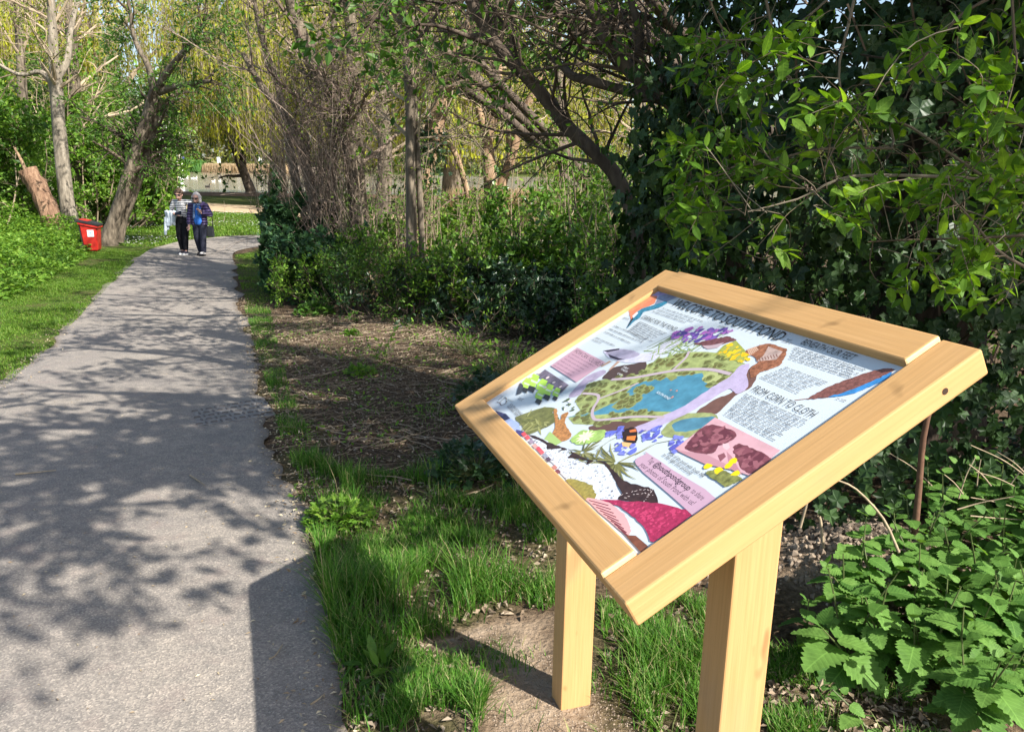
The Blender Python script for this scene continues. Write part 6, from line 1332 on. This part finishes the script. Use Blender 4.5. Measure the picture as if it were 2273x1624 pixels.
lug = np.array([(x, y, z) for z in (0, .009) for x, y in ((-.026, -.008), (.026, -.008), (.026, .008), (-.026, .008))]); lug[4:, :2] *= .75
lf_ = np.array([(4, 5, 6, 7), (0, 1, 5, 4), (1, 2, 6, 5), (2, 3, 7, 6), (3, 0, 4, 7)]); me_lug = npmesh('stud', lug, [lf_]); me_lug.materials.append(STUD)
e1 = Cw[1] - Cw[0]; e2 = Cw[3] - Cw[0]
for i in range(11):
    for j in range(5):
        u, v = (i + .5 + (.25 if j % 2 else -.25)) / 11, (j + .5) / 5; q = Cw[0] * (1 - u) * (1 - v) + Cw[1] * u * (1 - v) + Cw[2] * u * v + Cw[3] * (1 - u) * v
        o = bpy.data.objects.new('stud', me_lug); COL.objects.link(o); o.parent = cov; o.location = q - ORG[cov.name]; o.rotation_euler = (0, 0, math.atan2(e1[1], e1[0]) + (1.2 if (i + j) % 2 else -.35))

# ------------------------------------------------------------------ on and beyond the pond
def wat(px, py):
    v = ray(px, py); return EYE + v * ((-.62 - EYE[2]) / v[2])
def duck(name, lab, px, py, mat, s, cat='duck', grp=None, wing=False):
    c = wat(px, py); t = empty(name, c, lab, cat, grp); bd = [((-.16, 0, .07), (.14, 0, .08), .09, .11, 1), ((.16, 0, .12), (.20, 0, .30), .05, .045, 1), ((.20, 0, .31), (.24, 0, .32), .06, .05, 1), ((-.2, 0, .12), (-.32, 0, .18), .06, .02, 1)]
    if wing: bd += [((-.05, 0, .15), (-.5, .1, .55), .08, .03, .5), ((0, 0, .15), (.3, .1, .75), .08, .03, .5)]
    o = blobmesh('body', [(np.array(a_) * s, np.array(b_) * s, r1 * s, r2 * s, f) for a_, b_, r1, r2, f in bd], .035 * s, mat, t, 1); k = blobmesh('bill', [(np.array((.27, 0, .31)) * s, np.array((.36, 0, .30)) * s, .025 * s, .015 * s, 1)], .02 * s, plain('bill', (.5, .25, .05), .5), t, 0); return t
WHT = plain('white_plumage', (.75, .74, .70), .7); DRK = plain('dark_plumage', (.03, .028, .025), .7)
duck('duck', 'white duck nearest the dark bird on the pond', 414, 396, WHT, 1.14, grp='ducks on the pond'); duck('duck', 'white duck left of its close pair on the pond', 427, 397, WHT, 0.78, grp='ducks on the pond'); duck('duck', 'white duck right of its close pair on the pond', 434, 397, WHT, 1.14, grp='ducks on the pond')
duck('duck', 'white duck further right on open water', 474, 404, WHT, 0.90, grp='ducks on the pond'); duck('duck', 'white duck before the reflection of the gate pillars', 488, 403, WHT, 0.72, grp='ducks on the pond'); duck('duck', 'dark duck low on the near water', 461, 416, DRK, 1.0, grp='ducks on the pond')
duck('dark_bird', 'dark bird with raised wings at the left of the pond', 402, 392, DRK, 2.2, 'bird', None, True)
def far_box(name, lab, px0, px1, py0, py1, dist, dep, mat, cat, base=True):
    a_, b_ = at(px0, py1, dist), at(px1, py0, dist); z0 = min(a_[2], float(hgt(a_[0], dist))) - .2 if base else a_[2]; x0, x1, z1 = a_[0], b_[0], b_[2]
    o = prism(name, [(x0 - a_[0], z0 - z0), (x1 - a_[0], 0), (x1 - a_[0], z1 - z0), (x0 - a_[0], z1 - z0)], 0, dep, mat, None, .03); o.location = (a_[0], dist, z0); return tag(o, lab, cat)
PAINT = plain('white_paint', (.78, .78, .76), .6); STONE = plain('pale_stone', (.36, .30, .24), .9, .1, .3, 2)
far_box('low_wall', 'low pale stone wall along the far bank', 360, 700, 368, 378, 223, .5, STONE, 'wall')
for px, lb_ in ((485, 'white pillar left of three beyond the pond'), (526, 'white pillar in the middle of three beyond the pond'), (577, 'white pillar right of three beyond the pond')): far_box('white_pillar', lb_, px - 2.6, px + 2.6, 349, 368, 226, .6, PAINT, 'pillar')
bn = empty('blue_banner', at(393, 362, 221), 'blue and white banner on rails beyond the pond', 'banner'); bo = ORG[bn.name]; a_, b_ = at(378, 356, 221), at(410, 349, 221)
mk('cloth', [(a_[0], 221, a_[2]), (b_[0], 221, a_[2]), (b_[0], 221, b_[2]), (a_[0], 221, b_[2]), (a_[0], 221.05, a_[2]), (b_[0], 221.05, a_[2]), (b_[0], 221.05, b_[2]), (a_[0], 221.05, b_[2])], np.array([(0, 1, 2, 3), (7, 6, 5, 4), (3, 2, 6, 7), (0, 4, 5, 1)]), plain('banner_blue', (.05, .07, .42), .6, .3, .5, 1.2), bn)
for x in (a_[0], b_[0]): mk('post', *[q if i == 0 else [q] for i, q in enumerate(tubes(np.array([(x, 221.1, hgt(x, 221.1) - .1), (x, 221.1, b_[2] + .3)]), np.full(2, .07), 6, g))], PAINT, bn)
# white cottage glimpsed through the hedge
hx0, hx1, hy = at(235, 300, 95)[0], at(375, 300, 95)[0], 95; hz = float(hgt((hx0 + hx1) / 2, hy)); ht = empty('cottage', ((hx0 + hx1) / 2, hy, hz), 'white cottage glimpsed through the hedge left of the pond', 'house'); zt = at(300, 262, 95)[2]
hx1 -= 1.2
V = [(hx0, hy, hz - .3), (hx1, hy, hz - .3), (hx1, hy + 6, hz - .3), (hx0, hy + 6, hz - .3), (hx0, hy, zt), (hx1, hy, zt), (hx1, hy + 6, zt), (hx0, hy + 6, zt)]; mk('wall', V, np.array([(0, 1, 5, 4), (1, 2, 6, 5), (2, 3, 7, 6), (3, 0, 4, 7)]), PAINT, ht)
zr = zt + 2.6; V = [(hx0 - .3, hy - .4, zt - .1), (hx1 + .3, hy - .4, zt - .1), (hx1 + .3, hy + 6.4, zt - .1), (hx0 - .3, hy + 6.4, zt - .1), (hx0 - .3, hy + 3, zr), (hx1 + .3, hy + 3, zr)]; mk('roof', V, [np.array([(0, 1, 5, 4), (2, 3, 4, 5)]), np.array([(1, 2, 5), (3, 0, 4)])], plain('slate', (.12, .10, .10), .8, .2, .3, 3), ht)
for k in range(3):
    x = hx0 + 1.0 + k * 2.4; w_o = mk('window', [(x, hy - .04, zt - 1.9), (x + 1, hy - .04, zt - 1.9), (x + 1, hy - .04, zt - .7), (x, hy - .04, zt - .7)], np.array([(0, 1, 2, 3)]), PAINT, ht); mk('pane', [(x + .1, hy - .06, zt - 1.8), (x + .9, hy - .06, zt - 1.8), (x + .9, hy - .06, zt - .8), (x + .1, hy - .06, zt - .8)], np.array([(0, 1, 2, 3)]), GLASS, w_o)
